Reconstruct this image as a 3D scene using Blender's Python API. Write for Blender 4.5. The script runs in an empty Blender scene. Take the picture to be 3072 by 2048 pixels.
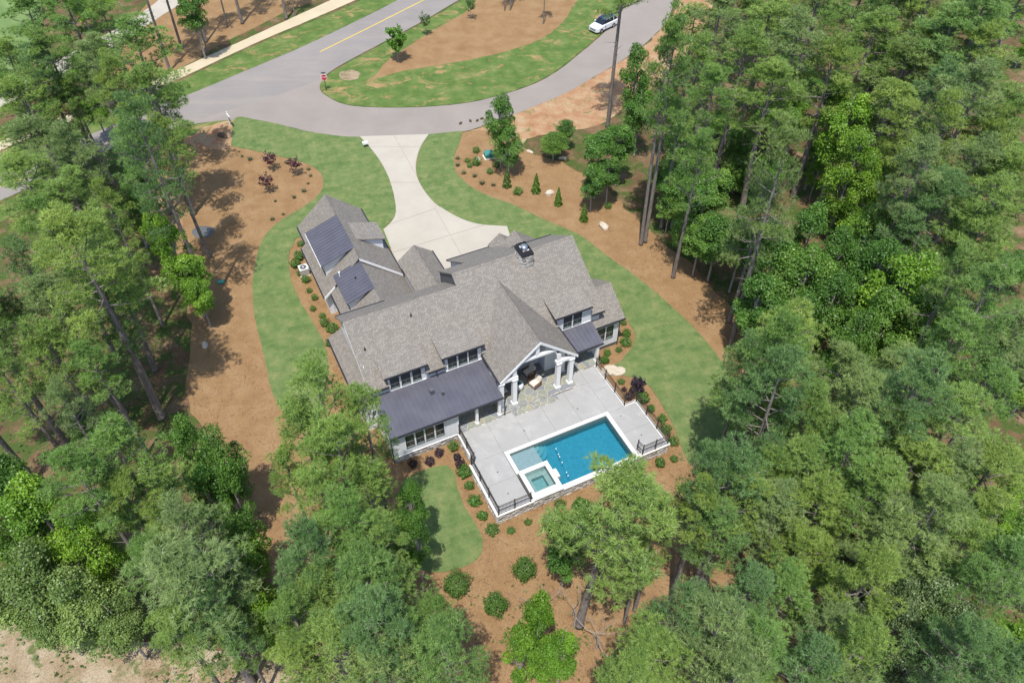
import bpy, bmesh, math, random
import numpy as np
from mathutils import Vector, Matrix

# ------------------------------------------------------------------ camera, sky, sun, exposure
CAM_H = 56.0
FPX, PITCH = 2420.0, math.radians(46.8)          # focal length in px of a 3072 px wide frame
scene = bpy.context.scene
C = scene.collection
cam_d = bpy.data.cameras.new('camera'); cam = bpy.data.objects.new('camera', cam_d); C.objects.link(cam)
cam_d.sensor_width = 36.0; cam_d.lens = FPX / 3072.0 * 36.0
cam_d.clip_start = 0.5; cam_d.clip_end = 3000
cam.location = (0, 0, CAM_H); cam.rotation_euler = (math.pi/2 - PITCH, 0, 0)
scene.camera = cam

SUN_EL = math.radians(69.0); SUN_ROT = math.radians(189.0)
world = bpy.data.worlds.new('World'); scene.world = world; world.use_nodes = True
wn = world.node_tree.nodes; wl = world.node_tree.links
sky = wn.new('ShaderNodeTexSky'); sky.sky_type = 'NISHITA'; sky.sun_disc = False
sky.sun_elevation = SUN_EL; sky.sun_rotation = SUN_ROT; sky.air_density = 1.0; sky.dust_density = 1.0
bg = wn['Background']; bg.inputs['Strength'].default_value = 0.15
wl.new(sky.outputs['Color'], bg.inputs['Color'])
sd = bpy.data.lights.new('sun', 'SUN'); sun = bpy.data.objects.new('sun', sd); C.objects.link(sun)
sd.energy = 3.7; sd.angle = math.radians(0.55); sd.color = (1.0, 0.955, 0.89)
to_sun = Vector((math.sin(SUN_ROT)*math.cos(SUN_EL), math.cos(SUN_ROT)*math.cos(SUN_EL), math.sin(SUN_EL)))
sun.rotation_euler = (-to_sun).to_track_quat('-Z', 'Y').to_euler(); sun.location = (-20, -40, 120)
vs = scene.view_settings
vs.view_transform = 'Standard'; vs.look = 'None'; vs.exposure = 0.58; vs.gamma = 1.0; vs.use_curve_mapping = False
scene.cycles.max_bounces = 8; scene.cycles.transparent_max_bounces = 16
scene.cycles.caustics_reflective = False; scene.cycles.caustics_refractive = False

# ------------------------------------------------------------------ placing helpers
GZ = -0.15
cP, sP = math.cos(PITCH), math.sin(PITCH)
def at(x, y, z=GZ):
    """point at height z seen at pixel (x, y) of the 3072 px survey frame"""
    dx, dy = (x-1536.0)/FPX, (y-1024.0)/FPX
    r = Vector((dx, -sP*dy + cP, -cP*dy - sP))
    t = (z-CAM_H)/r.z
    return Vector((r.x*t, r.y*t, z))
K = 3072/2352.0
def ato(x, y, z=GZ): return at(x*K, y*K, z)
def topx(p):
    X = p[0]; Y = -sP*p[1] - cP*(p[2]-CAM_H); Z = cP*p[1] - sP*(p[2]-CAM_H)
    return 1536+FPX*X/Z, 1024+FPX*Y/Z
YAW = math.radians(25.77)
O = at(1527, 1361.2, 1.0); O.z = 0
HM = Matrix.Translation(O) @ Matrix.Rotation(YAW, 4, 'Z')
def hw(a, b, z=0): return HM @ Vector((a, b, z))
def h_of(p):
    q = HM.inverted() @ Vector(p); return q

# ------------------------------------------------------------------ mesh helpers
def linkobj(name, me, parent=None, mat=None):
    o = bpy.data.objects.new(name, me); C.objects.link(o)
    if mat is not None and me is not None and len(me.materials) == 0: me.materials.append(mat)
    if parent is not None: o.parent = parent
    return o
def empty(name, loc=(0,0,0), rz=0, label=None, cat=None, group=None):
    o = bpy.data.objects.new(name, None); C.objects.link(o)
    o.location = loc; o.rotation_euler = (0, 0, rz); o.empty_display_size = .2
    tag(o, label, cat, group); return o
def tag(o, label=None, cat=None, group=None, kind=None):
    if label: o['label'] = label
    if cat: o['category'] = cat
    if group: o['group'] = group
    if kind: o['kind'] = kind
    return o
def copy_tree(o, parent=None):
    c = o.copy(); C.objects.link(c)
    if parent is not None: c.parent = parent
    for ch in list(o.children): copy_tree(ch, c)
    return c
class MB:
    """collects faces for one mesh"""
    def __init__(s): s.v = []; s.f = []; s.uv = None; s.mi = []
    def face(s, pts, mi=0):
        n = len(s.v); s.v += [tuple(p) for p in pts]; s.f.append(list(range(n, n+len(pts)))); s.mi.append(mi)
    def box(s, x0, x1, y0, y1, z0, z1, mi=0):
        n = len(s.v)
        s.v += [(x0,y0,z0),(x1,y0,z0),(x1,y1,z0),(x0,y1,z0),(x0,y0,z1),(x1,y0,z1),(x1,y1,z1),(x0,y1,z1)]
        for q in ((3,2,1,0),(4,5,6,7),(0,1,5,4),(1,2,6,5),(2,3,7,6),(3,0,4,7)):
            s.f.append([n+i for i in q]); s.mi.append(mi)
        return s
    def prism(s, poly, down, mi=0):
        """poly: list of 3D points (any plane), extruded by vector down"""
        d = Vector(down); n = len(s.v); k = len(poly)
        nrm = sum(((Vector(poly[(i)])-Vector(poly[0])).cross(Vector(poly[(i+1) % k])-Vector(poly[0])) for i in range(1, k-1)), Vector())
        if nrm.dot(d) > 0: poly = list(reversed(poly))
        s.v += [tuple(p) for p in poly] + [tuple(Vector(p)+d) for p in poly]
        s.f.append([n+i for i in range(k)]); s.mi.append(mi)
        s.f.append([n+k+i for i in reversed(range(k))]); s.mi.append(mi)
        for i in range(k):
            j = (i+1) % k
            s.f.append([n+i, n+k+i, n+k+j, n+j]); s.mi.append(mi)
        return s
    def tube(s, pts, rad, n=6, cap=True, mi=0):
        pts = [Vector(p) for p in pts]
        if not isinstance(rad, (list, tuple)): rad = [rad]*len(pts)
        base = len(s.v)
        for i, p in enumerate(pts):
            d = (pts[min(i+1, len(pts)-1)] - pts[max(i-1, 0)])
            if d.length < 1e-9: d = Vector((0,0,1))
            d.normalize()
            a = d.cross(Vector((0,0,1))) if abs(d.z) < .95 else d.cross(Vector((1,0,0)))
            a.normalize(); b = d.cross(a)
            for k in range(n):
                t = 2*math.pi*k/n
                s.v.append(tuple(p + (a*math.cos(t)+b*math.sin(t))*rad[i]))
        for i in range(len(pts)-1):
            for k in range(n):
                s.f.append([base+i*n+k, base+i*n+(k+1)%n, base+(i+1)*n+(k+1)%n, base+(i+1)*n+k]); s.mi.append(mi)
        if cap:
            s.f.append([base+k for k in reversed(range(n))]); s.mi.append(mi)
            s.f.append([base+(len(pts)-1)*n+k for k in range(n)]); s.mi.append(mi)
        return s
    def lathe(s, prof, n=14, c=(0,0,0), mi=0):
        base = len(s.v)
        for r, z in prof:
            for k in range(n):
                t = 2*math.pi*k/n; s.v.append((c[0]+r*math.cos(t), c[1]+r*math.sin(t), c[2]+z))
        for i in range(len(prof)-1):
            for k in range(n):
                s.f.append([base+i*n+k, base+i*n+(k+1)%n, base+(i+1)*n+(k+1)%n, base+(i+1)*n+k]); s.mi.append(mi)
        s.f.append([base+k for k in reversed(range(n))]); s.mi.append(mi)
        s.f.append([base+(len(prof)-1)*n+k for k in range(n)]); s.mi.append(mi)
        return s
    def mesh(s, name, mats, smooth=False, roofuv=False):
        me = bpy.data.meshes.new(name); me.from_pydata(s.v, [], s.f); me.update()
        if not isinstance(mats, (list, tuple)): mats = [mats]
        for m in mats: me.materials.append(m)
        if len(mats) > 1:
            for p, i in zip(me.polygons, s.mi): p.material_index = i
        if smooth:
            for p in me.polygons: p.use_smooth = True
        if roofuv:
            ul = me.uv_layers.new(name='UVMap')
            for p in me.polygons:
                nn = p.normal
                h = Vector((-nn.y, nn.x, 0))
                if h.length < 1e-4: h = Vector((1,0,0))
                h.normalize(); up = nn.cross(h)
                for li in p.loop_indices:
                    co = me.vertices[me.loops[li].vertex_index].co
                    ul.data[li].uv = (co.dot(h), co.dot(up))
        return me
    def build(s, name, mats, parent=None, smooth=False, roofuv=False):
        return linkobj(name, s.mesh(name, mats, smooth, roofuv), parent)
def np_mesh(name, V, F, mat, colors=None, smooth=False):
    """V (n,3) array, F (m,k) array of k-gons, colors (n,) brightness"""
    me = bpy.data.meshes.new(name); n, (m, k) = len(V), F.shape
    me.vertices.add(n); me.vertices.foreach_set('co', V.astype(np.float32).ravel())
    me.loops.add(m*k); me.loops.foreach_set('vertex_index', F.astype(np.int32).ravel())
    me.polygons.add(m)
    me.polygons.foreach_set('loop_start', np.arange(0, m*k, k, dtype=np.int32))
    me.update(calc_edges=True)
    if colors is not None:
        at_ = me.attributes.new('tone', 'FLOAT', 'POINT'); at_.data.foreach_set('value', colors.astype(np.float32))
    if mat: me.materials.append(mat)
    if smooth: me.polygons.foreach_set('use_smooth', np.ones(m, dtype=bool))
    return me

# ------------------------------------------------------------------ materials
def mat(name, col=(.5,.5,.5), rough=.8, spec=.3, metal=0.0):
    m = bpy.data.materials.new(name); m.use_nodes = True
    b = m.node_tree.nodes['Principled BSDF']
    b.inputs['Base Color'].default_value = (*col, 1); b.inputs['Roughness'].default_value = rough
    b.inputs['Specular IOR Level'].default_value = spec; b.inputs['Metallic'].default_value = metal
    return m
class NT:
    def __init__(s, m): s.m = m; s.t = m.node_tree; s.n = s.t.nodes; s.l = s.t.links; s.b = s.n['Principled BSDF']
    def new(s, typ, **kw):
        n = s.n.new(typ)
        for k, v in kw.items():
            if k in n.inputs: n.inputs[k].default_value = v
            else: setattr(n, k, v)
        return n
    def coord(s, which='Object'):
        t = s.n.new('ShaderNodeTexCoord'); return t.outputs[which]
    def geo(s): return s.n.new('ShaderNodeNewGeometry').outputs['Position']
    def noise(s, vec, scale, detail=4, rough=.6, dist=0.0):
        n = s.n.new('ShaderNodeTexNoise'); n.inputs['Scale'].default_value = scale; n.inputs['Detail'].default_value = detail
        n.inputs['Roughness'].default_value = rough; n.inputs['Distortion'].default_value = dist
        s.l.new(vec, n.inputs['Vector']); return n.outputs['Fac']
    def ramp(s, fac, stops):
        r = s.n.new('ShaderNodeValToRGB'); e = r.color_ramp.elements
        while len(e) < len(stops): e.new(.5)
        for el, (p, c) in zip(e, stops):
            el.position = p; el.color = (*c, 1) if len(c) == 3 else c
        s.l.new(fac, r.inputs['Fac']); return r.outputs['Color']
    def mix(s, fac, a, b, typ='MIX'):
        m = s.n.new('ShaderNodeMix'); m.data_type = 'RGBA'; m.blend_type = typ
        for sock, v in (('Factor', fac), ('A', a), ('B', b)):
            i = [k for k in m.inputs if k.name == sock and (k.type == ('VALUE' if sock == 'Factor' else 'RGBA'))][0]
            if hasattr(v, 'links') or hasattr(v, 'is_output'): s.l.new(v, i)
            else: i.default_value = v if sock == 'Factor' else (*v, 1)
        return [k for k in m.outputs if k.type == 'RGBA'][0]
    def bump(s, h, strength=.3, dist=.05):
        b = s.n.new('ShaderNodeBump'); b.inputs['Strength'].default_value = strength; b.inputs['Distance'].default_value = dist
        s.l.new(h, b.inputs['Height']); s.l.new(b.outputs['Normal'], s.b.inputs['Normal'])
    def base(s, c): s.l.new(c, s.b.inputs['Base Color'])
    def mapping(s, vec, scale=(1,1,1), rot=(0,0,0)):
        m = s.n.new('ShaderNodeMapping'); m.inputs['Scale'].default_value = scale; m.inputs['Rotation'].default_value = rot
        s.l.new(vec, m.inputs['Vector']); return m.outputs['Vector']

def ground_mat(name, stops, scale=.6, fine=9.0, finemix=.35, bump=.35, extra=None):
    m = mat(name, rough=.95, spec=.1); t = NT(m); p = t.geo()
    big = t.noise(p, scale, 6, .62)
    col = t.ramp(big, stops)
    f = t.noise(p, fine, 4, .75)
    dark = t.ramp(f, [(.25, (.45,.45,.45)), (.55, (1,1,1)), (.8, (1.25,1.25,1.25))])
    col = t.mix(finemix*2 if finemix*2 < 1 else 1.0, col, dark, 'MULTIPLY')
    if extra: col = extra(t, p, col)
    t.base(col); t.bump(f, bump, .06)
    return m
def weeds(col_a, scale, lo, hi, detail=7):
    def fn(t, p, col):
        w = t.noise(p, scale, detail, .7, .6)
        msk = t.ramp(w, [(lo, (0,0,0)), (hi, (1,1,1))])
        return t.mix(msk, col, col_a)
    return fn
M = {}
M['forest'] = ground_mat('forest_litter', [(.25,(0.078,0.048,0.028)),(.5,(0.155,0.097,0.054)),(.75,(0.256,0.178,0.109))], .35, 6, .4, .5, weeds((0.058,0.089,0.022), .45, .44, .56))
M['mulch'] = ground_mat('pine_straw', [(.25,(0.218,0.128,0.060)),(.5,(0.270,0.167,0.082)),(.75,(0.313,0.207,0.110))], .5, 12, .42, .6)
M['clay'] = ground_mat('clay_bank', [(.25,(0.279,0.132,0.066)),(.48,(0.357,0.209,0.116)),(.7,(0.403,0.302,0.186))], .5, 7, .4, .4, weeds((0.132,0.147,0.050), .7, .55, .66))
M['drygrass'] = ground_mat('dry_grass', [(.25,(0.209,0.147,0.085)),(.5,(0.310,0.240,0.155)),(.75,(0.426,0.357,0.256))], .5, 8, .42, .5, weeds((0.101,0.124,0.043), .8, .53, .63))
M['fairway'] = ground_mat('fairway_grass', [(.3,(0.094,0.163,0.052)),(.7,(0.186,0.256,0.094))], .2, 9, .2, .2)
def verge_extra(t, p, col):
    q = t.mapping(p, (.6, 1.0, 1), (0, 0, -.42))
    w = t.noise(q, .42, 9, .74, .9)
    msk = t.ramp(w, [(.55,(0,0,0)),(.64,(1,1,1))])
    col = t.mix(msk, col, (0.310,0.202,0.101))
    w2 = t.noise(q, .8, 6, .7)
    return t.mix(t.ramp(w2, [(.60,(0,0,0)),(.66,(0.620,0.620,0.620))]), col, (0.364,0.178,0.093))
M['verge'] = ground_mat('verge_grass', [(.28,(0.058,0.112,0.027)),(.5,(0.097,0.155,0.040)),(.72,(0.171,0.202,0.070))], .5, 10, .3, .3, verge_extra)
def lawn_extra(t, p, col):
    # turf laid in rolls: faint oblong patches of slightly different green, some yellowed edges
    q = t.mapping(p, (1,1,1), (0,0,-YAW+.15))
    br = t.new('ShaderNodeTexBrick'); t.l.new(q, br.inputs['Vector'])
    br.inputs['Scale'].default_value = 1.0; br.inputs['Brick Width'].default_value = 1.35; br.inputs['Row Height'].default_value = .58
    br.inputs['Mortar Size'].default_value = .035; br.inputs['Mortar Smooth'].default_value = 1.0
    br.inputs['Color1'].default_value = (.80,.87,.86,1); br.inputs['Color2'].default_value = (1.12,1.08,1.12,1); br.inputs['Mortar'].default_value = (1.3,1.16,1.1,1)
    br.inputs['Bias'].default_value = 0.0
    big = t.noise(p, .16, 3, .6)
    k = t.ramp(big, [(.35,(.35,.35,.35)),(.65,(.95,.95,.95))])
    col = t.mix(k, col, br.outputs['Color'], 'MULTIPLY')
    y = t.noise(q, 1.0, 9, .75, .6)
    return t.mix(t.ramp(y, [(.53,(0,0,0)),(.70,(0.581,0.581,0.581))]), col, (0.248,0.232,0.101))
M['lawn'] = ground_mat('lawn_turf', [(.3,(0.086,0.141,0.045)),(.5,(0.122,0.174,0.060)),(.72,(0.180,0.206,0.080))], .8, 13, .32, .3, lawn_extra)
def asphalt_extra(t, p, col):
    w = t.noise(t.mapping(p, (.25,1,1), (0,0,-.45)), .35, 6, .65)
    return t.mix(t.ramp(w, [(.45,(0,0,0)),(.75,(0.465,0.465,0.465))]), col, (0.326,0.287,0.248))
M['asphalt'] = ground_mat('weathered_asphalt', [(.3,(0.212,0.195,0.184)),(.7,(0.251,0.230,0.215))], .12, 30, .10, .1, asphalt_extra)
M['path'] = ground_mat('tan_path', [(.3,(.44,.37,.25)),(.7,(.50,.425,.295))], .4, 16, .12, .1)
M['paint'] = mat('yellow_paint', (0.527,0.388,0.070), .7)
M['concrete'] = ground_mat('drive_concrete', [(.3,(0.369,0.339,0.285)),(.7,(0.416,0.385,0.325))], .35, 18, .08, .08)
M['joint'] = mat('joint_fill', (.38,.34,.28), .95)  # flat tan bed showing between the drive slabs
def deck_extra(t, p, col):
    w = t.noise(p, .55, 7, .7, .5)
    return t.mix(t.ramp(w, [(.5,(0,0,0)),(.78,(0.542,0.542,0.542))]), col, (0.512,0.508,0.496))
M['deck'] = ground_mat('deck_concrete', [(.3,(0.301,0.301,0.294)),(.7,(0.354,0.350,0.341))], .5, 14, .10, .1, deck_extra)
M['coping'] = ground_mat('white_coping', [(.3,(0.624,0.608,0.576)),(.7,(0.672,0.656,0.632))], 1.2, 20, .05, .05)
M['white'] = mat('white_paint', (.74,.75,.76), .5)
M['trim'] = mat('white_trim', (.80,.80,.80), .45)
M['black'] = mat('black_metal', (.022,.022,.026), .45, .5)
M['frame'] = mat('window_frame', (.03,.035,.035), .4)
M['sill'] = mat('sash_grey', (.30,.37,.36), .4); M['bar'] = mat('bar_grey', (.20,.22,.22), .4)
M['bronze'] = mat('bronze_rail', (.045,.036,.032), .5)
M['steel'] = mat('flue_steel', (.55,.57,.6), .28, .5, .9)
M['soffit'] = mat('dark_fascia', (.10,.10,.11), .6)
# shingles: courses with staggered tabs of mixed weathered greys
def shingle():
    m = mat('roof_shingles', rough=.95, spec=.12); t = NT(m); uv = t.coord('UV')
    br = t.new('ShaderNodeTexBrick', offset=.5, offset_frequency=2, squash=.7, squash_frequency=3)
    t.l.new(uv, br.inputs['Vector']); i = br.inputs
    i['Scale'].default_value = 1; i['Brick Width'].default_value = .26; i['Row Height'].default_value = .152
    i['Mortar Size'].default_value = .016; i['Mortar Smooth'].default_value = .3; i['Bias'].default_value = -.15
    i['Color1'].default_value = (.205,.187,.164,1); i['Color2'].default_value = (.290,.266,.234,1); i['Mortar'].default_value = (.122,.112,.101,1)
    n = t.noise(uv, .5, 5, .6); n2 = t.noise(uv, 14, 3, .7)
    c = t.mix(.55, br.outputs['Color'], t.ramp(n, [(.3,(.93,.93,.94)),(.7,(1.07,1.06,1.05))]), 'MULTIPLY')
    c = t.mix(.55, c, t.ramp(n2, [(.3,(.84,.84,.84)),(.7,(1.13,1.13,1.13))]), 'MULTIPLY')
    t.base(c); t.bump(br.outputs['Fac'], -.4, .02)
    return m
M['shingle'] = shingle()
def metalroof():
    m = mat('standing_seam', (0.109,0.107,0.133), .38, .5); t = NT(m); p = t.coord('Object')
    n = t.noise(p, .8, 5, .6)
    t.base(t.ramp(n, [(.3,(.078,.078,.098)),(.7,(.098,.098,.120))]))
    t.l.new(t.ramp(n, [(.3,(.33,)*3),(.7,(.46,)*3)]), t.b.inputs['Roughness'])
    return m
M['metal'] = metalroof()
def siding():
    m = mat('board_and_batten', (.70,.72,.75), .6); t = NT(m); p = t.coord('Object')
    n = t.noise(p, 1.2, 4, .6)
    t.base(t.ramp(n, [(.3,(.655,.67,.70)),(.7,(.73,.745,.77))])); return m
M['wall'] = siding()
def stone(name, cols, attr=True):
    m = mat(name, rough=.9, spec=.15); t = NT(m)
    a = t.new('ShaderNodeAttribute', attribute_name='tone')
    c = t.ramp(a.outputs['Fac'], cols)
    n = t.noise(t.coord('Object'), 9, 5, .7)
    c = t.mix(.6, c, t.ramp(n, [(.3,(.7,.7,.7)),(.7,(1.2,1.2,1.2))]), 'MULTIPLY')
    t.base(c); t.bump(n, .4, .03); return m
M['ledge'] = stone('ledge_stone', [(.0,(0.242,0.226,0.212)),(.35,(0.403,0.387,0.363)),(.65,(0.524,0.484,0.433)),(1.0,(0.624,0.605,0.575))])
M['mortar'] = mat('mortar', (.20,.19,.175), .95)
M['grout'] = mat('pale_grout', (0.403,0.395,0.349), .95)
def flag(name, c0, c1):
    m = mat(name, rough=.85, spec=.2); t = NT(m)
    n = t.noise(t.geo(), 3.5, 6, .7); t.base(t.ramp(n, [(.3,c0),(.7,c1)])); t.bump(n, .25, .03); return m
M['flags'] = [flag('flagstone_grey',(0.186,0.198,0.194),(0.264,0.271,0.260)), flag('flagstone_blue',(0.155,0.167,0.182),(0.225,0.232,0.244)), flag('flagstone_tan',(0.232,0.221,0.167),(0.326,0.310,0.240)), flag('flagstone_green',(0.194,0.205,0.167),(0.279,0.287,0.232))]
M['boulder'] = flag('pale_boulder',(0.388,0.326,0.240),(0.527,0.480,0.395))
M['clod'] = flag('dark_clod',(.06,.04,.025),(.12,.09,.06))
def glass(name, col, rough=.04):
    m = mat(name, col, rough, .6); return m
M['glass'] = glass('window_glass', (.035,.045,.045))
M['cglass'] = glass('car_glass', (.012,.018,.03))
M['carpaint'] = mat('car_white', (.72,.73,.76), .22, .5); M['carpaint'].node_tree.nodes['Principled BSDF'].inputs['Coat Weight'].default_value = .6
M['carblue'] = mat('car_roof_blue', (.014,.026,.085), .2, .5)
M['tyre'] = mat('tyre', (.02,.02,.02), .9); M['rim'] = mat('rim_alloy', (.35,.36,.38), .35, .5, .7)
M['chrome'] = mat('chrome_trim', (.7,.7,.72), .2, .5, .9); M['lens'] = mat('lamp_lens', (.55,.6,.62), .12, .6)
M['red'] = mat('sign_red', (.45,.015,.02), .5); M['signwhite'] = mat('sign_white', (.8,.8,.8), .5); M['green'] = mat('sign_green', (.02,.07,.03), .5)
M['utility'] = mat('utility_green', (.05,.20,.17), .5); M['pad'] = mat('pale_pad', (.62,.56,.46), .9); M['valve'] = mat('valve_lid_green', (.09,.33,.24), .5)
M['acbody'] = mat('ac_body', (.40,.37,.34), .5); M['actop'] = mat('ac_top', (.62,.62,.62), .4)
M['cushion'] = mat('cream_cushion', (.62,.57,.50), .9); M['wood'] = mat('brown_wood', (.17,.085,.045), .6)
M['planter'] = mat('planter_white', (.68,.70,.74), .5); M['bluegrey'] = mat('bluegrey_tarp', (.10,.108,.112), .7)
M['plaster'] = flag('pool_plaster',(0.249,0.276,0.252),(0.343,0.363,0.328))
def bark(name, c0, c1):
    m = mat(name, rough=.95, spec=.1); t = NT(m); p = t.mapping(t.coord('Object'), (1,1,.3))
    n = t.noise(p, 5, 5, .7); t.base(t.ramp(n, [(.3,c0),(.7,c1)])); t.bump(n, .6, .05); return m
M['bark'] = bark('pine_bark', (.105,.088,.078), (.27,.235,.21))
M['palebark'] = bark('pale_bark', (.22,.19,.17), (.42,.38,.35))
def leafmat(name, trans=.3):
    m = bpy.data.materials.new(name); m.use_nodes = True; t = m.node_tree; n = t.nodes; n.clear(); l = t.links
    out = n.new('ShaderNodeOutputMaterial'); oi = n.new('ShaderNodeObjectInfo')
    a = n.new('ShaderNodeAttribute'); a.attribute_name = 'tone'
    hsv = n.new('ShaderNodeHueSaturation'); l.new(oi.outputs['Color'], hsv.inputs['Color'])
    mul = n.new('ShaderNodeMapRange'); mul.inputs['To Min'].default_value = .62; mul.inputs['To Max'].default_value = 1.42
    l.new(a.outputs['Fac'], mul.inputs['Value']); l.new(mul.outputs['Result'], hsv.inputs['Value'])
    hs = n.new('ShaderNodeMapRange'); hs.inputs['To Min'].default_value = .515; hs.inputs['To Max'].default_value = .482
    l.new(a.outputs['Fac'], hs.inputs['Value']); l.new(hs.outputs['Result'], hsv.inputs['Hue'])
    d = n.new('ShaderNodeBsdfDiffuse'); tr = n.new('ShaderNodeBsdfTranslucent'); g = n.new('ShaderNodeBsdfGlossy'); g.inputs['Roughness'].default_value = .45
    g.inputs['Color'].default_value = (.8,.85,.8,1)
    l.new(hsv.outputs['Color'], d.inputs['Color']); l.new(hsv.outputs['Color'], tr.inputs['Color'])
    m1 = n.new('ShaderNodeMixShader'); m1.inputs[0].default_value = trans; l.new(d.outputs[0], m1.inputs[1]); l.new(tr.outputs[0], m1.inputs[2])
    m2 = n.new('ShaderNodeMixShader'); m2.inputs[0].default_value = .03; l.new(m1.outputs[0], m2.inputs[1]); l.new(g.outputs[0], m2.inputs[2])
    l.new(m2.outputs[0], out.inputs['Surface']); return m
M['needle'] = leafmat('pine_needles', .38); M['leaf'] = leafmat('leaves', .42)

# ------------------------------------------------------------------ ground, roads, lawns
rng = random.Random(5)
def spline(pts, closed=True, step=.7):
    """Catmull-Rom through 3D points; a point given as (x, y, 'c') is a sharp corner"""
    n = len(pts); out = []
    P = [Vector((p[0], p[1])) for p in pts]; sharp = [len(p) > 2 and p[2] == 'c' for p in pts]
    for i in range(n if closed else n-1):
        p1, p2 = P[i], P[(i+1) % n]
        p0 = P[(i-1) % n] if (closed or i > 0) else p1
        p3 = P[(i+2) % n] if (closed or i+2 < n) else p2
        if sharp[i]: p0 = p1 - (p2-p1)
        if sharp[(i+1) % n]: p3 = p2 + (p2-p1)
        k = max(1, int((p2-p1).length/step))
        for j in range(k):
            t = j/k
            out.append(.5*((2*p1)+(p2-p0)*t+(2*p0-5*p1+4*p2-p3)*t*t+(3*p1-p0-3*p2+p3)*t**3))
    if not closed: out.append(P[-1])
    return out
def og(pts):
    r = []
    for p in pts:
        q = ato(p[0], p[1]); r.append((q.x, q.y) + tuple(p[2:]))
    return r
def sheet(name, opts, z, m, jitter=.06, thick=.0, step=.7, label=None):
    pl = spline(og(opts), True, step)
    pl = [p + Vector((rng.uniform(-1,1), rng.uniform(-1,1)))*jitter for p in pl]
    mb = MB()
    if thick: mb.prism([(p.x, p.y, z) for p in pl], (0,0,-thick))
    else:
        mb.face([(p.x, p.y, z) for p in pl])
    o = mb.build(name, m); tag(o, label, kind='structure')
    if not thick and o.data.polygons[0].normal.z < 0: o.data.flip_normals()
    return o
g = MB(); g.face([(-500,-150,GZ),(500,-150,GZ),(500,600,GZ),(-500,600,GZ)]); tag(g.build('ground', M['forest']), kind='structure')
sheet('mulch_bed', [(440,352),(500,318),(600,310),(800,325),(1000,325),(1062,303),(1140,290),(1205,345),(1290,375),(1385,425),(1440,480),(1510,545),(1600,620),(1690,730),(1720,810),(1720,900),(1790,1050),(1800,1300),(1800,1680),(1100,1700),(760,1500),(560,1200),(480,1010),(425,900),(440,760),(400,620),(330,500),(350,420)], GZ+.008, M['mulch'], .25, 0, 1.2)
sheet('dry_field', [(-200,1420),(40,1425),(180,1445),(300,1470),(430,1490),(560,1495),(700,1475),(860,1500),(960,1540),(980,1700),(-200,1750)], GZ+.006, M['drygrass'], .4, 0, 1.2)
sheet('fairway', [(-420,-160),(60,-160),(90,-40),(100,60),(70,130),(0,180),(-150,260),(-500,300)], GZ+.006, M['fairway'], .2, 0, 2)
sheet('woodland_bed', [(250,225),(400,165),(520,95),(640,35),(760,-30),(700,-140),(420,-100),(330,20),(280,110)], GZ+.006, M['mulch'], .2, 0, 2)
sheet('clay_bank', [(1060,302),(1120,292),(1200,250),(1290,215),(1360,178),(1430,140),(1490,98),(1540,40),(1580,-20),(1640,-20),(1620,60),(1570,130),(1500,200),(1440,240),(1380,285),(1300,300),(1210,320),(1190,345),(1150,330),(1130,300)], GZ+.016, M['clay'], .2, 0, 1)
sheet('clay_patch', [(425,315),(470,285),(530,268),(538,300),(530,336),(470,345),(430,345)], GZ+.014, M['clay'], .12, 0, .8)
sheet('clay_ground', [(285,455),(330,425),(390,430),(420,480),(410,540),(340,560),(290,510)], GZ+.02, M['clay'], .25, 0, .8)
road_w = [(-140,520),(0,462),(100,415),(185,378),(250,345),(330,310),(430,287),(500,275),(545,274),(600,277),(650,287),(720,303),(800,313),(900,316),(985,310),(1065,301),(1130,280),(1210,250),(1300,212),(1370,172),(1440,130),(1500,82),(1540,30),(1560,-60),(1660,-160),(1560,-200),(1470,-60),(1440,10),(1412,52),(1370,95),(1330,128),(1290,160),(1240,190),(1170,216),(1090,236),(1000,247),(900,250),(810,246),(765,233),(738,214),(733,196),(745,176),(790,146),(880,98),(970,50),(1050,3),(1200,-85),(1060,-85),(915,0),(800,58),(690,110),(560,165),(440,215),(330,258),(230,300),(100,355),(-20,408),(-160,468)]
sheet('road', road_w, GZ+.03, M['asphalt'], .03, 0, .8)
M['sideroad'] = ground_mat('side_road_asphalt', [(.3,(0.236,0.209,0.185)),(.7,(0.275,0.243,0.218))], .2, 26, .12, .1)
sheet('side_road', [(330,318,'c'),(430,289),(545,276),(650,289),(720,305),(800,315),(900,318),(985,312),(1065,303),(1130,282),(1210,252),(1300,214),(1370,174),(1440,132),(1500,84),(1540,32),(1560,-60),(1660,-160),(1560,-200),(1470,-60),(1440,8),(1411,50),(1369,93),(1329,126),(1289,158),(1239,188),(1169,214),(1089,234),(1000,245),(900,248),(810,244),(767,231),(740,213),(735,197),(745,180,'c'),(690,200),(600,232),(480,268)], GZ+.034, M['sideroad'], .04, 0, .8)
sheet('tan_path', [(-60,372),(60,320),(180,272),(300,222),(410,182),(500,140),(600,94),(700,52),(830,-5),(900,-40),(840,-45),(765,-2),(690,33),(590,79),(490,124),(395,166),(290,210),(170,258),(50,306),(-70,356)], GZ+.03, M['path'], .03, 0, .8)
sheet('verge', [(-60,378),(60,326),(180,278),(300,228),(412,186),(500,145),(600,99),(700,57),(830,2),(860,-12),(940,-12),(915,1),(800,58),(690,110),(560,165),(440,215),(330,258),(230,300),(100,355),(-20,408),(-80,430)], GZ+.022, M['verge'], .10, 0, .7)
sheet('lower_verge', [(-60,505),(100,420),(185,384),(250,350),(330,315),(430,291),(500,279),(530,275),(470,292),(440,312),(330,345),(240,390),(150,430),(40,490),(-60,540)], GZ+.024, M['verge'], .12, 0, .8)
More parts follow.
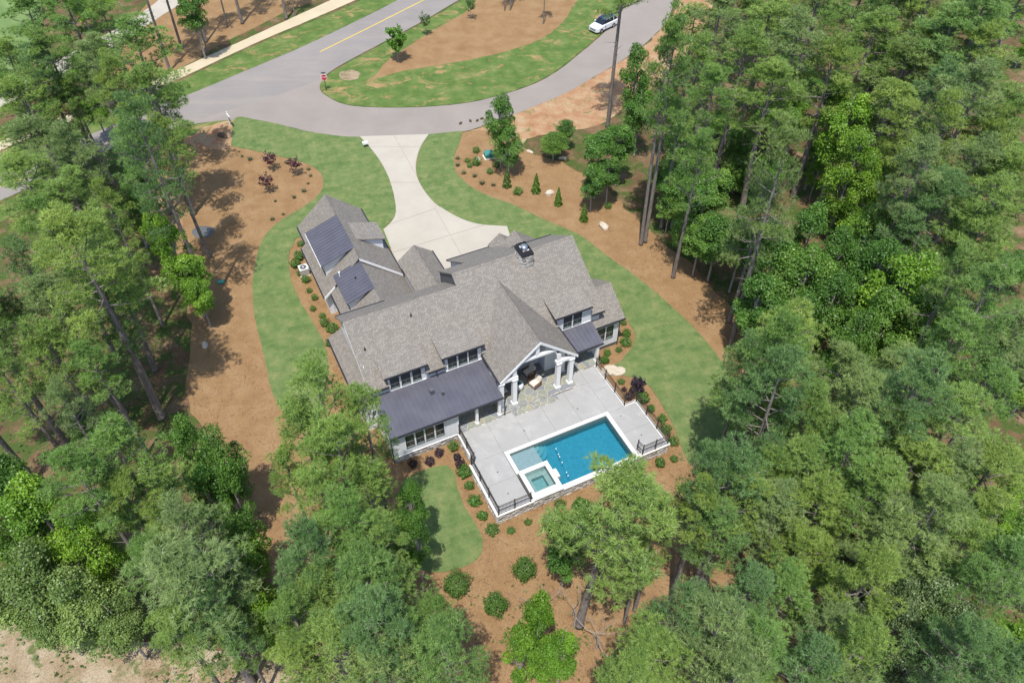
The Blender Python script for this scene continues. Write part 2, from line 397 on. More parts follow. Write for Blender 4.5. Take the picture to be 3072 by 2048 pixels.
sheet('island_grass', [(736,197),(748,178),(792,149),(882,101),(972,53),(1052,6),(1160,-60),(1450,-100),(1436,6),(1408,50),(1366,92),(1326,125),(1286,157),(1237,187),(1168,213),(1088,233),(1000,244),(900,247),(812,243),(768,230),(742,213)], GZ+.045, M['verge'], .07, .03, .7)
sheet('island_bed', [(832,192),(862,176),(882,148),(930,112),(1000,68),(1070,28),(1130,-15),(1330,-30),(1312,20),(1290,55),(1240,92),(1160,120),(1080,138),(1000,152),(920,166),(870,180)], GZ+.055, M['mulch'], .08, 0, .8)
sheet('gravel_pad', [(778,172),(800,161),(825,166),(822,180),(795,186)], GZ+.058, M['drygrass'], .15, 0, .5)
sheet('left_lawn', [(540,273),(590,276),(640,286),(700,301),(780,313),(826,315,'c'),(850,340),(880,382),(900,430),(909,485),(895,512),(880,526,'c'),(900,570,'c'),(760,565,'c'),(690,545),(672,565),(664,590),(668,640),(690,692),(720,742),(745,790),(753,830),(750,880),(730,960),(680,980),(640,930),(622,890),(614,850),(600,790),(584,720),(580,650),(590,590),(605,547),(640,511),(690,480),(725,455),(742,428),(738,400),(710,379),(660,364),(600,350),(531,336,'c')], GZ+.05, M['lawn'], .035, .04, .5)
sheet('right_lawn', [(985,309,'c'),(1063,301,'c'),(1055,330),(1043,362),(1046,392),(1066,416),(1092,436),(1132,454),(1182,472),(1240,500),(1300,526),(1340,546),(1400,592),(1470,642),(1540,702),(1600,760),(1650,820),(1690,880),(1720,960),(1700,1020),(1640,1060),(1590,1070),(1562,1020),(1545,975),(1520,930),(1492,888),(1465,868),(1430,862),(1408,840,'c'),(1425,830),(1450,800),(1458,770),(1440,735),(1400,700,'c'),(1250,600,'c'),(1100,590,'c'),(1166,522,'c'),(1100,516),(1050,499),(1000,467),(968,427),(956,388),(965,343)], GZ+.05, M['lawn'], .035, .04, .5)
sheet('pool_lawn', [(925,1105),(960,1086),(1000,1071),(1026,1068),(1042,1082),(1051,1120),(1066,1160),(1090,1200),(1108,1237),(1105,1270),(1082,1294),(1040,1310),(1000,1314),(950,1300),(925,1250),(915,1170)], GZ+.05, M['lawn'], .03, .04, .5)
# yellow centre line, in two lengths, with the gap at the junction
def strip(name, pts, w, z, m, parent=None):
    mb = MB(); P = [ato(*p) for p in pts]
    for a, b in zip(P[:-1], P[1:]):
        d = (b-a).normalized(); s_ = Vector((-d.y, d.x, 0))*w/2
        mb.face([(a-s_).to_tuple()[:2]+(z,), (b-s_).to_tuple()[:2]+(z,), (b+s_).to_tuple()[:2]+(z,), (a+s_).to_tuple()[:2]+(z,)])
    return mb.build(name, m, parent)
tag(strip('centre_line', [(735,120),(850,63),(975,0),(1100,-65)], .22, GZ+.036, M['paint']), kind='structure')
tag(strip('centre_line', [(0,430),(120,385),(208,349),(244,332)], .22, GZ+.036, M['paint']), kind='structure')
# far concrete strip among the trees, top left
sheet('cart_path', [(-60,275),(60,215),(140,172),(260,108),(370,38),(440,-12),(400,-25),(340,20),(240,82),(130,140),(50,185),(-60,240)], GZ+.026, M['concrete'], .04, 0, .8)

# driveway: slabs between recessed joints
drv = [(826,314,'c'),(850,340),(880,382),(900,430),(909,486),(896,513),(880,527,'c'),(925,640,'c'),(1160,640,'c'),(1172,541,'c'),(1165,520,'c'),(1100,515),(1050,498),(1000,466),(967,426),(955,387),(964,343),(985,309,'c')]
drive = empty('driveway', ato(950, 450)); tag(drive, kind='structure')
dpl = spline(og(drv), True, .6)
mb = MB(); mb.face([(p.x-drive.location.x, p.y-drive.location.y, 0) for p in dpl]); jo = mb.build('joint_bed', M['joint'], drive)
jo.location.z = .012
bm = bmesh.new(); vsx = [bm.verts.new((p.x, p.y, 0)) for p in dpl]; bm.faces.new(vsx)
cuts = [((960,375),(1085,640)), ((860,362),(965,352)), ((900,436),(970,428)), ((880,500),(1000,470)), ((925,545),(1062,500)), ((900,590),(1130,520)), ((1010,470),(1060,640))]
cuts = [((848,338),(962,338)), ((905,420),(972,420)), ((898,515),(1012,476)), ((905,580),(1110,518)), ((915,330),(1090,640))]
for (x0,y0),(x1,y1) in cuts:
    a, b = ato(x0,y0), ato(x1,y1); d = b-a
    bmesh.ops.bisect_plane(bm, geom=bm.verts[:]+bm.edges[:]+bm.faces[:], plane_co=(a.x,a.y,0), plane_no=(-d.y,d.x,0))
bmesh.ops.inset_individual(bm, faces=bm.faces[:], thickness=.03)
rim = [f for f in bm.faces]
keep = [f for f in bm.faces if f.calc_area() > 1.0 and len(f.verts) >= 3]
slabs = sorted(keep, key=lambda f: -f.calc_area())
cnt = 0
for f in bm.faces:
    if f.calc_area() < .8 or f.calc_perimeter() > 40*math.sqrt(max(f.calc_area(), .01)): continue
    quad_sliver = len(f.verts) == 4 and min(e.calc_length() for e in f.edges) < .05
    if quad_sliver: continue
    cc = f.calc_center_median()
    m2 = MB(); m2.prism([(v.co.x-drive.location.x, v.co.y-drive.location.y, .065) for v in f.verts], (0,0,-.06))
    m2.build('concrete_slab', M['concrete'], drive); cnt += 1
bm.free()

# ------------------------------------------------------------------ terrace, pool, railings  (house coordinates: a right along the house, b away from the pool)
D = 1.0
HR = YAW
def hroot(name, **kw): return empty(name, (O.x, O.y, 0), HR, **kw)
def ledge(name, segs, parent, seed, z0, z1, hrow=.115):
    """stacked ledge stones on vertical faces; segs = (p0, p1, outward normal) in house coordinates; one joined part"""
    r = random.Random(seed); V = []; F = []; T = []
    for p0, p1, nrm in segs:
        p0 = Vector(p0); p1 = Vector(p1); L = (p1-p0).length; d = (p1-p0)/L; nv = Vector(nrm)
        z = z0
        while z < z1-.02:
            h = min(hrow*r.uniform(.75, 1.3), z1-z); x = -r.uniform(0, .3)
            while x < L:
                w = r.uniform(.18, .55); x0, x1 = max(x, 0), min(x+w, L)
                if x1-x0 > .02:
                    pr = r.uniform(.02, .065); g_ = .006; n = len(V)
                    for zz, xx in ((z+g_, x0+g_), (z+g_, x1-g_), (z+h-g_, x1-g_), (z+h-g_, x0+g_)):
                        for o_ in (-.02, pr):
                            q = p0 + d*xx + nv*o_; V.append((q.x, q.y, zz))
                    b = n
                    F += [[b+1,b+3,b+5,b+7],[b,b+1,b+7,b+6],[b+2,b+3,b+1,b],[b+4,b+5,b+3,b+2],[b+6,b+7,b+5,b+4]]
                    T += [r.random()]*8
                x += w
            z += h
    me = np_mesh(name, np.array(V), np.array(F), M['ledge'], np.array(T))
    o = linkobj(name, me, parent); o['kind'] = 'stuff'; return o
terr = hroot('pool_terrace'); tag(terr, kind='structure')
# core mass under the deck with retaining wall faces, leaving the pool basin open
core = MB()
for (a0,a1,b0,b1) in ((-3.3,-.4,-4.88,.36),(-2.98,-.4,.36,6.4),(-.4,9.66,.36,6.4),(9.66,12.46,-4.88,.28),(9.66,11.3,.28,6.0)):
    core.box(a0,a1,b0,b1,GZ-.05,D-.10)
core.box(-.4,9.66,-4.88,-4.62,GZ-.05,D-.14)
core.build('retaining_core', M['mortar'], terr)
ledge('ledge_stone', [((-3.3,.36),(-3.3,-4.88),(-1,0)),((-3.3,-4.88),(-.2,-4.88),(0,-1)),((-.2,-4.88),(12.46,-4.88),(0,-1)),((12.46,-4.88),(12.46,.28),(1,0)),((-2.98,3.7),(-2.98,.36),(-1,0)),((-2.98,.36),(-3.3,.36),(0,1)),((11.3,.28),(11.3,5.4),(1,0)),((12.46,.28),(11.3,.28),(0,1))], terr, 3, GZ-.03, D-.09)
def panels(rect, na, nb):
    a0,a1,b0,b1 = rect
    for i in range(na):
        for j in range(nb):
            x0, x1 = a0+(a1-a0)*i/na, a0+(a1-a0)*(i+1)/na; y0, y1 = b0+(b1-b0)*j/nb, b0+(b1-b0)*(j+1)/nb
            MB().box(x0+.007,x1-.007,y0+.007,y1-.007,D-.1,D).build('deck_panel', M['deck'], terr)
panels((-2.82,-.36,.42,3.7),1,1); panels((-3.10,-.36,-4.71,.42),1,2); panels((-.36,9.62,.34,3.9),4,1); panels((9.62,12.31,-4.71,.14),1,2); panels((9.62,11.18,.14,5.4),1,2); panels((8.5,9.62,3.9,5.4),1,1)
cop = [(-3.42,-3.10,-4.99,.44),(-3.05,-2.82,.42,3.72),(-3.10,-.13,-4.99,-4.71),(9.62,12.57,-4.99,-4.71),(12.31,12.57,-4.71,.4),(11.18,12.31,.14,.4),(11.18,11.42,.4,5.42)]
for k,(a0,a1,b0,b1) in enumerate(cop): MB().box(a0,a1,b0,b1,D-.085,D+.018+.001*k).build('wall_cap', M['coping'], terr)
for a, b in ((-1.6,-1.2),(-1.7,-3.4),(10.4,-.6),(10.9,-3.1),(2.2,1.6),(7.4,1.7)):
    MB().lathe([(.07,0),(.07,.006)], 10, (a,b,D)).build('drain', M['soffit'], terr)
# pool
pool = hroot('swimming_pool', label='rectangular blue pool with white coping and raised square spa on the terrace', cat='pool')
bas = MB()
bas.box(-.1,9.35,-4.62,.1,GZ+.02,-.08)                                # floor
for r_ in ((-.3,0,-2.1,.1),(9.25,9.5,-4.62,.1),(-.3,9.5,0,.3),(2.3,9.5,-4.8,-4.55)): bas.box(*r_, GZ+.03, D-.06)
M['shelf'] = flag('shelf_plaster',(.34,.285,.27),(.42,.36,.34)); MB().box(-.05,2.3,-2.1,.02,GZ+.03,.62).build('sun_shelf', M['shelf'], pool)
for k in range(3):                                                     # curved entry steps
    pts = [(2.3,-.02,.45-k*.17)]; R_ = .45+k*.35
    pts = [(2.3,.02,.45-k*.17)] + [(2.3+R_*math.sin(t), .02-R_*1.2*(1-math.cos(t))-0.0, .45-k*.17) for t in ()]
    arc = [(2.3+R_*math.cos(t), -R_*math.sin(t)*1.15+.02, .45-k*.17) for t in np.linspace(0, math.pi/2, 8)]
    bas.prism([(2.3,.02,.45-k*.17)]+[tuple(p) for p in arc], (0,0,-(.45-k*.17+.1)))
bas.build('basin', M['plaster'], pool)
cp = MB(); cp.box(-.32,9.6,0,.32,D-.06,D+.03); cp.build('coping', M['coping'], pool)
MB().box(-.32,0,-2.05,-.001,D-.06,D+.03).build('coping', M['coping'], pool)
MB().box(9.25,9.6,-4.55,-.001,D-.06,D+.03).build('coping', M['coping'], pool)
MB().box(2.46,9.6,-5.0,-4.551,D-.14,D-.02).build('coping', M['coping'], pool)
def watermat(name, absorb, dens):
    m = bpy.data.materials.new(name); m.use_nodes = True; t = m.node_tree; n = t.nodes; n.clear(); l = t.links
    out = n.new('ShaderNodeOutputMaterial'); tr = n.new('ShaderNodeBsdfTransparent'); gl = n.new('ShaderNodeBsdfGlossy'); gl.inputs['Roughness'].default_value = .03
    fr = n.new('ShaderNodeFresnel'); fr.inputs['IOR'].default_value = 1.33
    geo = n.new('ShaderNodeNewGeometry'); no = n.new('ShaderNodeTexNoise'); no.inputs['Scale'].default_value = 4.2; no.inputs['Detail'].default_value = 4
    l.new(geo.outputs['Position'], no.inputs['Vector']); bu = n.new('ShaderNodeBump'); bu.inputs['Strength'].default_value = .22; bu.inputs['Distance'].default_value = .06
    l.new(no.outputs['Fac'], bu.inputs['Height']); l.new(bu.outputs['Normal'], gl.inputs['Normal']); l.new(bu.outputs['Normal'], fr.inputs['Normal'])
    mx = n.new('ShaderNodeMixShader'); l.new(fr.outputs[0], mx.inputs[0]); l.new(tr.outputs[0], mx.inputs[1]); l.new(gl.outputs[0], mx.inputs[2])
    va = n.new('ShaderNodeVolumeAbsorption'); va.inputs['Color'].default_value = (*absorb, 1); va.inputs['Density'].default_value = dens
    l.new(mx.outputs[0], out.inputs['Surface']); l.new(va.outputs[0], out.inputs['Volume']); return m
M['water'] = watermat('pool_water', (.016,.785,.965), 1.2)
WL = D-.10
w = MB(); w.prism([(0,0,WL),(0,-2.03,WL),(2.45,-2.03,WL),(2.45,-4.55,WL),(9.25,-4.55,WL),(9.25,0,WL)], (0,0,-(WL-GZ-.04)))
w.build('water', M['water'], pool)
sp = MB(); ZS = D+.16
for r_ in ((-.14,2.46,-2.38,-2.03),(-.14,2.46,-4.86,-4.36),(-.14,.2,-4.36,-2.38),(2.12,2.46,-4.36,-2.38)): sp.box(*r_, GZ, ZS-.06)
sp.box(.2,2.12,-4.36,-2.38,GZ+.02,.2)
spa = sp.build('spa_shell', M['plaster'], pool)
ledge('ledge_stone', [((-.14,-4.88),(2.46,-4.88),(0,-1))], spa, 77, D-.09, ZS-.06, .09)
b_ = MB(); b_.box(.2,.62,-4.36,-2.38,.2,.62); b_.box(1.7,2.12,-4.36,-2.38,.2,.62); b_.box(.62,1.7,-2.8,-2.38,.2,.62); b_.box(.62,1.7,-4.36,-3.94,.2,.62); b_.build('spa_bench', M['plaster'], spa)
for k, r_ in enumerate(((-.16,2.48,-2.38,-2.0),(-.16,2.48,-5.0,-4.36),(-.16,.2,-4.36,-2.38),(2.12,2.48,-4.36,-2.38))): MB().box(*r_, ZS-.06, ZS).build('spa_coping', M['coping'], spa)
MB().box(2.48,2.8,-3.75,-2.95,.3,D+.06).build('spillway', M['coping'], spa)
M['spawater'] = watermat('spa_water', (.22,.80,.90), .75)
MB().box(.2,2.12,-4.36,-2.38,.19,ZS-.12).build('spa_water', M['spawater'], spa)
fl = hroot('float_line', label='line of small white floats strung across the middle of the pool', cat='float line')
MB().tube([(3.9,-.25,WL+.02),(3.55,-2.2,WL+.02),(3.35,-4.45,WL+.02)], .007, 5).build('rope', M['carblue'], fl)
for k, t in enumerate((.22,.36,.42,.56,.8,.88)):
    p = Vector((3.9,-.25,WL+.03)).lerp(Vector((3.35,-4.45,WL+.03)), t)
    MB().lathe([(.015,-.05),(.045,-.03),(.055,0),(.045,.03),(.015,.05)], 10, p).build('float', M['signwhite'], fl, smooth=True)
# railings
pick_me = MB().box(-.009,.009,-.009,.009,0,.98).mesh('picket', M['bronze'])
post_me = MB().box(-.035,.035,-.035,.035,0,1.26).box(-.045,.045,-.045,.045,1.26,1.29).box(-.06,.06,-.06,.06,0,.02).mesh('post', M['bronze'])
def railing(p0, p1, label, n, ends=(True, True)):
    p0 = Vector((*p0, D+.022)); p1 = Vector((*p1, D+.022)); L = (p1-p0).length; ang = math.atan2(p1.y-p0.y, p1.x-p0.x)
    w0 = HM @ p0
    r = empty('railing', w0, HR+ang, label, 'railing', 'railings round the pool terrace')
    for i in range(n+1):
        if (i == 0 and not ends[0]) or (i == n and not ends[1]): continue
        o = linkobj('post', post_me, r); o.location = (L*i/n, 0, 0)
    for z, h in ((.06,.03),(.98,.025),(1.16,.035)): MB().box(.03,L-.03,-.018,.018,z,z+h).build('rail', M['bronze'], r)
    for i in range(n):
        x0, x1 = L*i/n, L*(i+1)/n; k = max(2, int((x1-x0)/.115))
        for j in range(1, k):
            o = linkobj('picket', pick_me, r); o.location = (x0+(x1-x0)*j/k, 0, .085); o.scale.z = 1.09
railing((-2.9,3.62),(-2.9,.52), 'dark railing from the house corner down to the left notch of the terrace', 2)
railing((-2.98,.42),(-3.22,.42), 'short dark railing across the left notch of the terrace', 1, (False, True))
railing((-3.22,.36),(-3.22,-4.76), 'long dark railing along the left edge beside the spa side', 3, (True, False))
railing((-3.22,-4.83),(-.42,-4.83), 'dark railing on the front wall left of the spa', 2)
railing((9.9,-4.83),(12.4,-4.83), 'dark railing on the front wall right of the pool', 2)
railing((9.8,-4.2),(9.86,-4.76), 'stub of dark railing turning in beside the pool coping', 1, (True, False))
railing((12.41,-4.76),(12.41,.2), 'dark railing along the lower right edge of the terrace', 3, (False, True))
railing((12.34,.25),(11.32,.25), 'short dark railing across the right notch of the terrace', 1, (False, False))
railing((11.26,.25),(11.26,5.2), 'dark railing along the upper right edge below the side porch', 3)

# ------------------------------------------------------------------ the house
house = hroot('house', label='large white farmhouse with grey shingle gables and dark metal roofs', cat='house')
zF = lambda b: 5.1+.6*(b-7.78)
def slab(name, poly, m=None, t=.13, parent=house, uv=True):
    return MB().prism(poly, (0,0,-t)).build(name, m or M['shingle'], parent, roofuv=uv)
def cap(parent, p0, p1, sl1, sl2=None, w=.17):
    """ridge cap: overlapping folded tabs, joined, as one sub-part"""
    p0 = Vector(p0); p1 = Vector(p1); d = (p1-p0); L = d.length; d.normalize(); side = Vector((-d.y, d.x, 0)).normalized()
    sl2 = sl1 if sl2 is None else sl2; mb = MB(); k = int(L/.2)
    for i in range(k):
        q0 = p0 + d*(L*i/k); q1 = p0 + d*(L*(i+1)/k+.02); z0, z1 = .035, .018
        l0 = q0 + side*w - Vector((0,0,w*sl1-z0)); r0 = q0 - side*w - Vector((0,0,w*sl2-z0)); l1 = q1 + side*w - Vector((0,0,w*sl1-z1)); r1 = q1 - side*w - Vector((0,0,w*sl2-z1))
        c0 = q0 + Vector((0,0,z0)); c1 = q1 + Vector((0,0,z1))
        mb.face([l0,c0,c1,l1]); mb.face([c0,r0,r1,c1])
    o = mb.build('ridge_cap', M['shingle'], parent, roofuv=True); o['kind'] = 'stuff'; return o
def gutter(p0, p1, parent=house, r=.075):
    p0 = Vector(p0); p1 = Vector(p1)
    d = (p1-p0).normalized(); s_ = Vector((-d.y, d.x, 0))
    mb = MB()
    poly = [p0+s_*r-Vector((0,0,.0)), p0-s_*r-Vector((0,0,.0)), p0-s_*r*.8-Vector((0,0,.13)), p0+s_*r-Vector((0,0,.13))]
    mb.prism(poly, p1-p0); return mb.build('gutter', M['black'], parent)
def downspout(pts, parent=house): return MB().tube(pts, .045, 6).build('downspout', M['black'], parent)
def prof(name, pts, a0, a1, m=None, axis='a', parent=house):
    """wall mass: profile (b, z) swept along a, or (a, z) swept along b"""
    if axis == 'a': poly = [(a0, b, z) for b, z in pts]; d = (a1-a0, 0, 0)
    else: poly = [(a, a0, z) for a, z in pts]; d = (0, a1-a0, 0)
    return MB().prism(poly, d).build(name, m or M['wall'], parent)
pane_cache = {}
def window(a0, a1, b, z0, z1, bars=1, axis='b', sgn=-1, parent=house):
    """window in a wall facing -b (axis b) or -a (axis a); frame proud of the wall, recessed pane, glazing bars, pale sash sill"""
    def bx(mb, u0, u1, d0, d1, y0, y1):
        if axis == 'b': mb.box(u0, u1, b+sgn*d1, b+sgn*d0, y0, y1) if sgn < 0 else mb.box(u0, u1, b+d0, b+d1, y0, y1)
        else: mb.box(b+sgn*d1, b+sgn*d0, u0, u1, y0, y1) if sgn < 0 else mb.box(b+d0, b+d1, u0, u1, y0, y1)
    f = .05; mb = MB()
    bx(mb, a0, a1, .0, .06, z0, z0+f); bx(mb, a0, a1, .0, .06, z1-f, z1); bx(mb, a0, a0+f, .0, .06, z0+f, z1-f); bx(mb, a1-f, a1, .0, .06, z0+f, z1-f)
    wdw = mb.build('window', M['frame'], parent)
    mb = MB(); bx(mb, a0+f, a1-f, -.01, .012, z0+f, z1-f); mb.build('pane', M['glass'], wdw)
    mb = MB(); bx(mb, a0+f, a1-f, .013, .04, z0+f, z0+f+.07); mb.build('sash', M['sill'], wdw)
    zm = (z0+z1)/2-.05
    mb = MB(); bx(mb, a0+f, a1-f, .013, .035, zm-.014, zm+.014); mb.build('glazing_bar', M['bar'], wdw)
    am = (a0+a1)/2
    mb = MB(); bx(mb, am-.01, am+.01, .013, .03, z0+f+.09, zm-.014); mb.build('glazing_bar', M['bar'], wdw)
    # white casing round the frame
    mb = MB(); c = .07
    bx(mb, a0-c, a1+c, .0, .035, z0-c, z0-.001); bx(mb, a0-c, a1+c, .0, .035, z1+.001, z1+c); bx(mb, a0-c, a0-.001, .0, .035, z0, z1); bx(mb, a1+.001, a1+c, .0, .035, z0, z1)
    mb.build('casing', M['trim'], wdw); return wdw
def battens(a0, a1, b, z0, z1, step=.42, parent=house, axis='b', skip=()):
    mb = MB(); n = int((a1-a0)/step)
    for i in range(n+1):
        x = a0+.03+(a1-a0-.06)*i/n
        if any(s0 < x < s1 for s0, s1 in skip): continue
        if axis == 'b': mb.box(x-.02, x+.02, b-.018, b+.001, z0, z1)
        else: mb.box(b-.018, b+.001, x-.02, x+.02, z0, z1)
    o = mb.build('batten', M['trim'], parent); o['kind'] = 'stuff'; return o
# --- main masses
wL = prof('wall', [(8.0,GZ),(8.0,5.02),(13.2,8.12),(16.5,5.75),(16.5,GZ)], -8.6, 1.40)
wR = prof('wall', [(8.06,GZ),(8.06,5.02),(14.2,8.72),(17.75,6.15),(17.75,GZ)], 1.43, 12.95)
def notched(a0, a1, notches, rest, dz=0.0):
    P_ = [(a0,7.76)]
    for n0, n1 in notches: P_ += [(n0,7.76),(n0,9.7),(n1,9.7),(n1,7.76)]
    return [(a, b, zF(b)+dz) for a, b in P_+[(a1,7.76)]+rest]
r1 = slab('shingle_roof', notched(-8.92, 1.5, ((-7.2,-3.95),(-2.12,1.18)), [(1.5,13.2),(-8.92,13.2)]))
zr = zF(13.2)
slab('shingle_roof', [(-8.92,13.2,zr-.002),(1.5,13.2,zr-.002),(1.5,16.8,zr-.72*3.6),(-8.92,16.8,zr-.72*3.6)])
cap(r1, (-8.9,13.2,zr), (1.3,13.2,zr), .72, .6)
r2 = slab('shingle_roof', notched(1.5, 13.25, ((8.6,11.95),), [(13.25,14.2),(1.28,14.2),(1.28,12.9),(1.5,12.9)], .004))
zr2 = zF(14.2)
zb = lambda b: zr2-.72*(b-14.2)
slab('shingle_roof', [(1.28,14.2,zr2-.002),(13.25,14.2,zr2-.002),(13.25,18.1,zb(18.1)),(9.0,18.1,zb(18.1)),(9.0,22.5,zb(22.5)),(3.9,22.5,zb(22.5)),(3.9,17.7,zb(17.7)),(1.28,17.7,zb(17.7))])
cap(r2, (1.3,14.2,zr2), (13.22,14.2,zr2), .72, .6)
gutter((-8.92,16.86,zr-.72*3.6-.0),(-4.3,16.86,zr-.72*3.6)); gutter((9.0,18.16,zb(18.1)),(13.25,18.16,zb(18.1))); gutter((3.9,22.56,zb(22.5)),(9.0,22.56,zb(22.5)))
gutter((-8.9,7.7,zF(7.76)-.01),(-7.25,7.7,zF(7.76)-.01)); gutter((-3.75,7.7,zF(7.76)-.01),(-2.3,7.7,zF(7.76)-.01)); gutter((11.95,7.7,zF(7.76)-.01),(13.25,7.7,zF(7.76)-.01))
prof('wall', [(17.6,GZ),(17.6,zb(18.2)),(22.2,zb(22.5)-.05),(22.2,GZ)], 4.2, 8.8)
# white rake trim on the left gable
MB().prism([(-8.93,7.8,zF(7.8)-.13),(-8.93,13.2,zr-.13),(-8.93,13.2,zr-.32),(-8.93,7.8,zF(7.8)-.32)], (.05,0,0)).build('rake_trim', M['trim'], house)
window(9.6, 10.3, -8.6, 5.0, 6.2, axis='a'); 
# --- left lean-to
slab('shingle_roof', [(-9.9,8.0,3.3),(-9.9,17.0,3.3),(-8.6,16.7,4.35),(-8.6,8.0,4.35)])
prof('wall', [(-9.6,GZ),(-9.6,3.35),(-8.6,4.15),(-8.6,GZ)], 8.2, 16.5, axis='b'); gutter((-9.96,8.0,3.29),(-9.96,16.9,3.29))
# --- standing seam roofs: each panel its own piece with a raised seam
def seam_roof(name, p00, p10, p11, p01, n, parent=house, thick=.07):
    """p00-p10 lower edge, p01-p11 upper edge; n panels side by side"""
    P = [Vector(p) for p in (p00, p10, p11, p01)]
    nrm = (P[1]-P[0]).cross(P[3]-P[0]).normalized()
    if nrm.z < 0: nrm = -nrm
    root = MB().prism([tuple(p) for p in P], (0,0,-thick)).build(name, M['soffit'], parent)
    for i in range(n):
        t0, t1 = i/n, (i+1)/n
        a = P[0].lerp(P[1], t0)+nrm*.003; b = P[0].lerp(P[1], t1)+nrm*.003; c = P[3].lerp(P[2], t1)+nrm*.003; d = P[3].lerp(P[2], t0)+nrm*.003
        e = (P[1]-P[0]).normalized(); s_ = .016; h = nrm*.032
        mb = MB(); mb.face([a, b, c, d] if (b-a).cross(d-a).dot(nrm) > 0 else [d, c, b, a])
        q = [a, a+e*s_, d+e*s_, d]
        mb.prism([tuple(p+h) for p in q], tuple(-h))
        mb.build('roof_panel', M['metal'], root)
    return root
seam_roof('metal_roof', (-8.78,3.68,3.7),(1.26,3.68,3.7),(1.26,7.97,4.21),(-8.78,7.97,4.21), 24)
gutter((-8.78,3.61,3.70),(1.26,3.61,3.70))
for a, b, s_ in ((-4.05,6.4,.32),(-3.25,5.9,.2)):     # flue boots on the metal roof
    MB().box(a-s_/2,a+s_/2,b-s_/2,b+s_/2,3.7+.12*(b-3.68),4.0+.12*(b-3.68)+s_*.6).build('flue_box', M['bluegrey'], house)
# front wing walls (porch recess on the right)
fw = prof('wall', [(3.95,.68),(3.95,3.62),(8.0,4.1),(8.0,.68)], -8.6, -2.85)
MB().box(-8.64,-2.83,3.90,3.949,.60,.70).build('water_table', M['trim'], house)
MB().box(-8.56,-2.9,3.99,8.0,GZ-.02,.675).build('foundation', M['mortar'], house)
ledge('ledge_stone', [((-8.56,3.99),(-2.9,3.99),(0,-1)),((-8.56,8.0),(-8.56,3.99),(-1,0))], house, 9, GZ-.02, .6)
wins = [(-7.49,-6.74),(-6.59,-5.88),(-5.74,-4.99),(-4.84,-4.10)]
for a0, a1 in wins: window(a0, a1, 3.95, 1.38, 3.0)
battens(-8.6,-2.85,3.95,.72,3.6,.42,skip=((-7.55,-4.05),))
for x in (-8.63,-2.83): MB().box(x-.05,x+.05,3.90,4.05,.70,3.6).build('corner_board', M['trim'], house)
MB().box(-2.8,1.2,6.5,8.0,.9,3.88).build('wall', M['wall'], house)
MB().box(-2.8,1.25,3.85,4.05,3.32,3.62).build('porch_beam', M['trim'], house)
MB().box(-2.8,1.2,4.05,6.5,3.55,3.6).build('porch_ceiling', M['trim'], house)
downspout([(-8.68,3.70,3.6),(-8.7,3.88,3.4),(-8.7,3.88,.1)])
downspout([(1.3,3.62,3.6),(1.42,3.80,3.4),(1.42,3.80,1.02)])
downspout([(-3.0,7.62,4.95),(-3.0,7.85,4.7),(-3.0,7.7,4.3)])
# --- shed dormers on the front
def dormer(a0, a1, lab_w, a_wall0, a_wall1, zb0):
    e = 7.72; ze = 6.2; top = 10.15
    prof('wall', [(7.96,zb0),(7.96,6.08),(10.0,6.38),(10.0,6.2)], a_wall0, a_wall1)
    MB().box(a_wall0-.03,a_wall1+.03,7.9,7.959,zb0-.05,zb0+.09).build('apron_trim', M['trim'], house)
    slab('shingle_roof', [(a0,e,ze),(a1,e,ze),(a1,top,ze+.15*(top-e)),(a0,top,ze+.15*(top-e))], t=.11)
    gutter((a0,e-.06,ze-.005),(a1,e-.06,ze-.005))
    for (x0, x1) in lab_w: window(x0, x1, 7.96, zb0+.18, 5.74)
dormer(-7.57,-3.72,[(-7.05,-6.26),(-6.08,-5.28),(-5.08,-4.32)],-7.2,-3.95,4.18)
dormer(-2.5,1.42,[(-1.90,-1.10),(-.94,-.13),(.01,.83)],-2.12,1.18,4.18)
dormer(8.2,11.9,[(9.16,10.0),(10.15,11.0)],8.6,11.95,4.12)
battens(12.0,12.9,8.06,3.5,4.9,.4)
# --- right hand metal porch roof, right wing
seam_roof('metal_roof', (9.35,5.62,3.45),(12.05,5.62,3.45),(12.05,7.97,4.2),(9.05,7.97,4.2), 7)
gutter((9.4,5.56,3.45),(12.05,5.56,3.45))
zW = lambda b: 3.5+.67*(b-7.43)
rw = slab('shingle_roof', [(12.1,7.43,zW(7.43)),(15.4,7.43,zW(7.43)),(15.4,10.4,zW(10.4)),(12.1,10.4,zW(10.4))])
slab('shingle_roof', [(12.1,10.4,zW(10.4)-.002),(15.4,10.4,zW(10.4)-.002),(15.4,13.4,zW(7.4)),(12.1,13.4,zW(7.4))])
cap(rw, (12.9,10.4,zW(10.4)), (15.38,10.4,zW(10.4)), .67)
gutter((12.1,7.37,3.49),(15.4,7.37,3.49))
prof('wall', [(7.7,.3),(7.7,3.5),(10.4,5.3),(13.1,3.5),(13.1,.3)], 12.2, 15.0)
MB().box(12.25,14.95,7.75,13.05,GZ-.05,.295).build('foundation', M['bluegrey'], house)
for a0, a1 in ((12.72,13.52),(13.67,14.42)): window(a0, a1, 7.7, 1.2, 2.84)
battens(14.5,15.0,7.7,.32,3.4,.4); downspout([(15.02,7.45,3.4),(15.04,7.66,3.2),(15.04,7.66,GZ)])
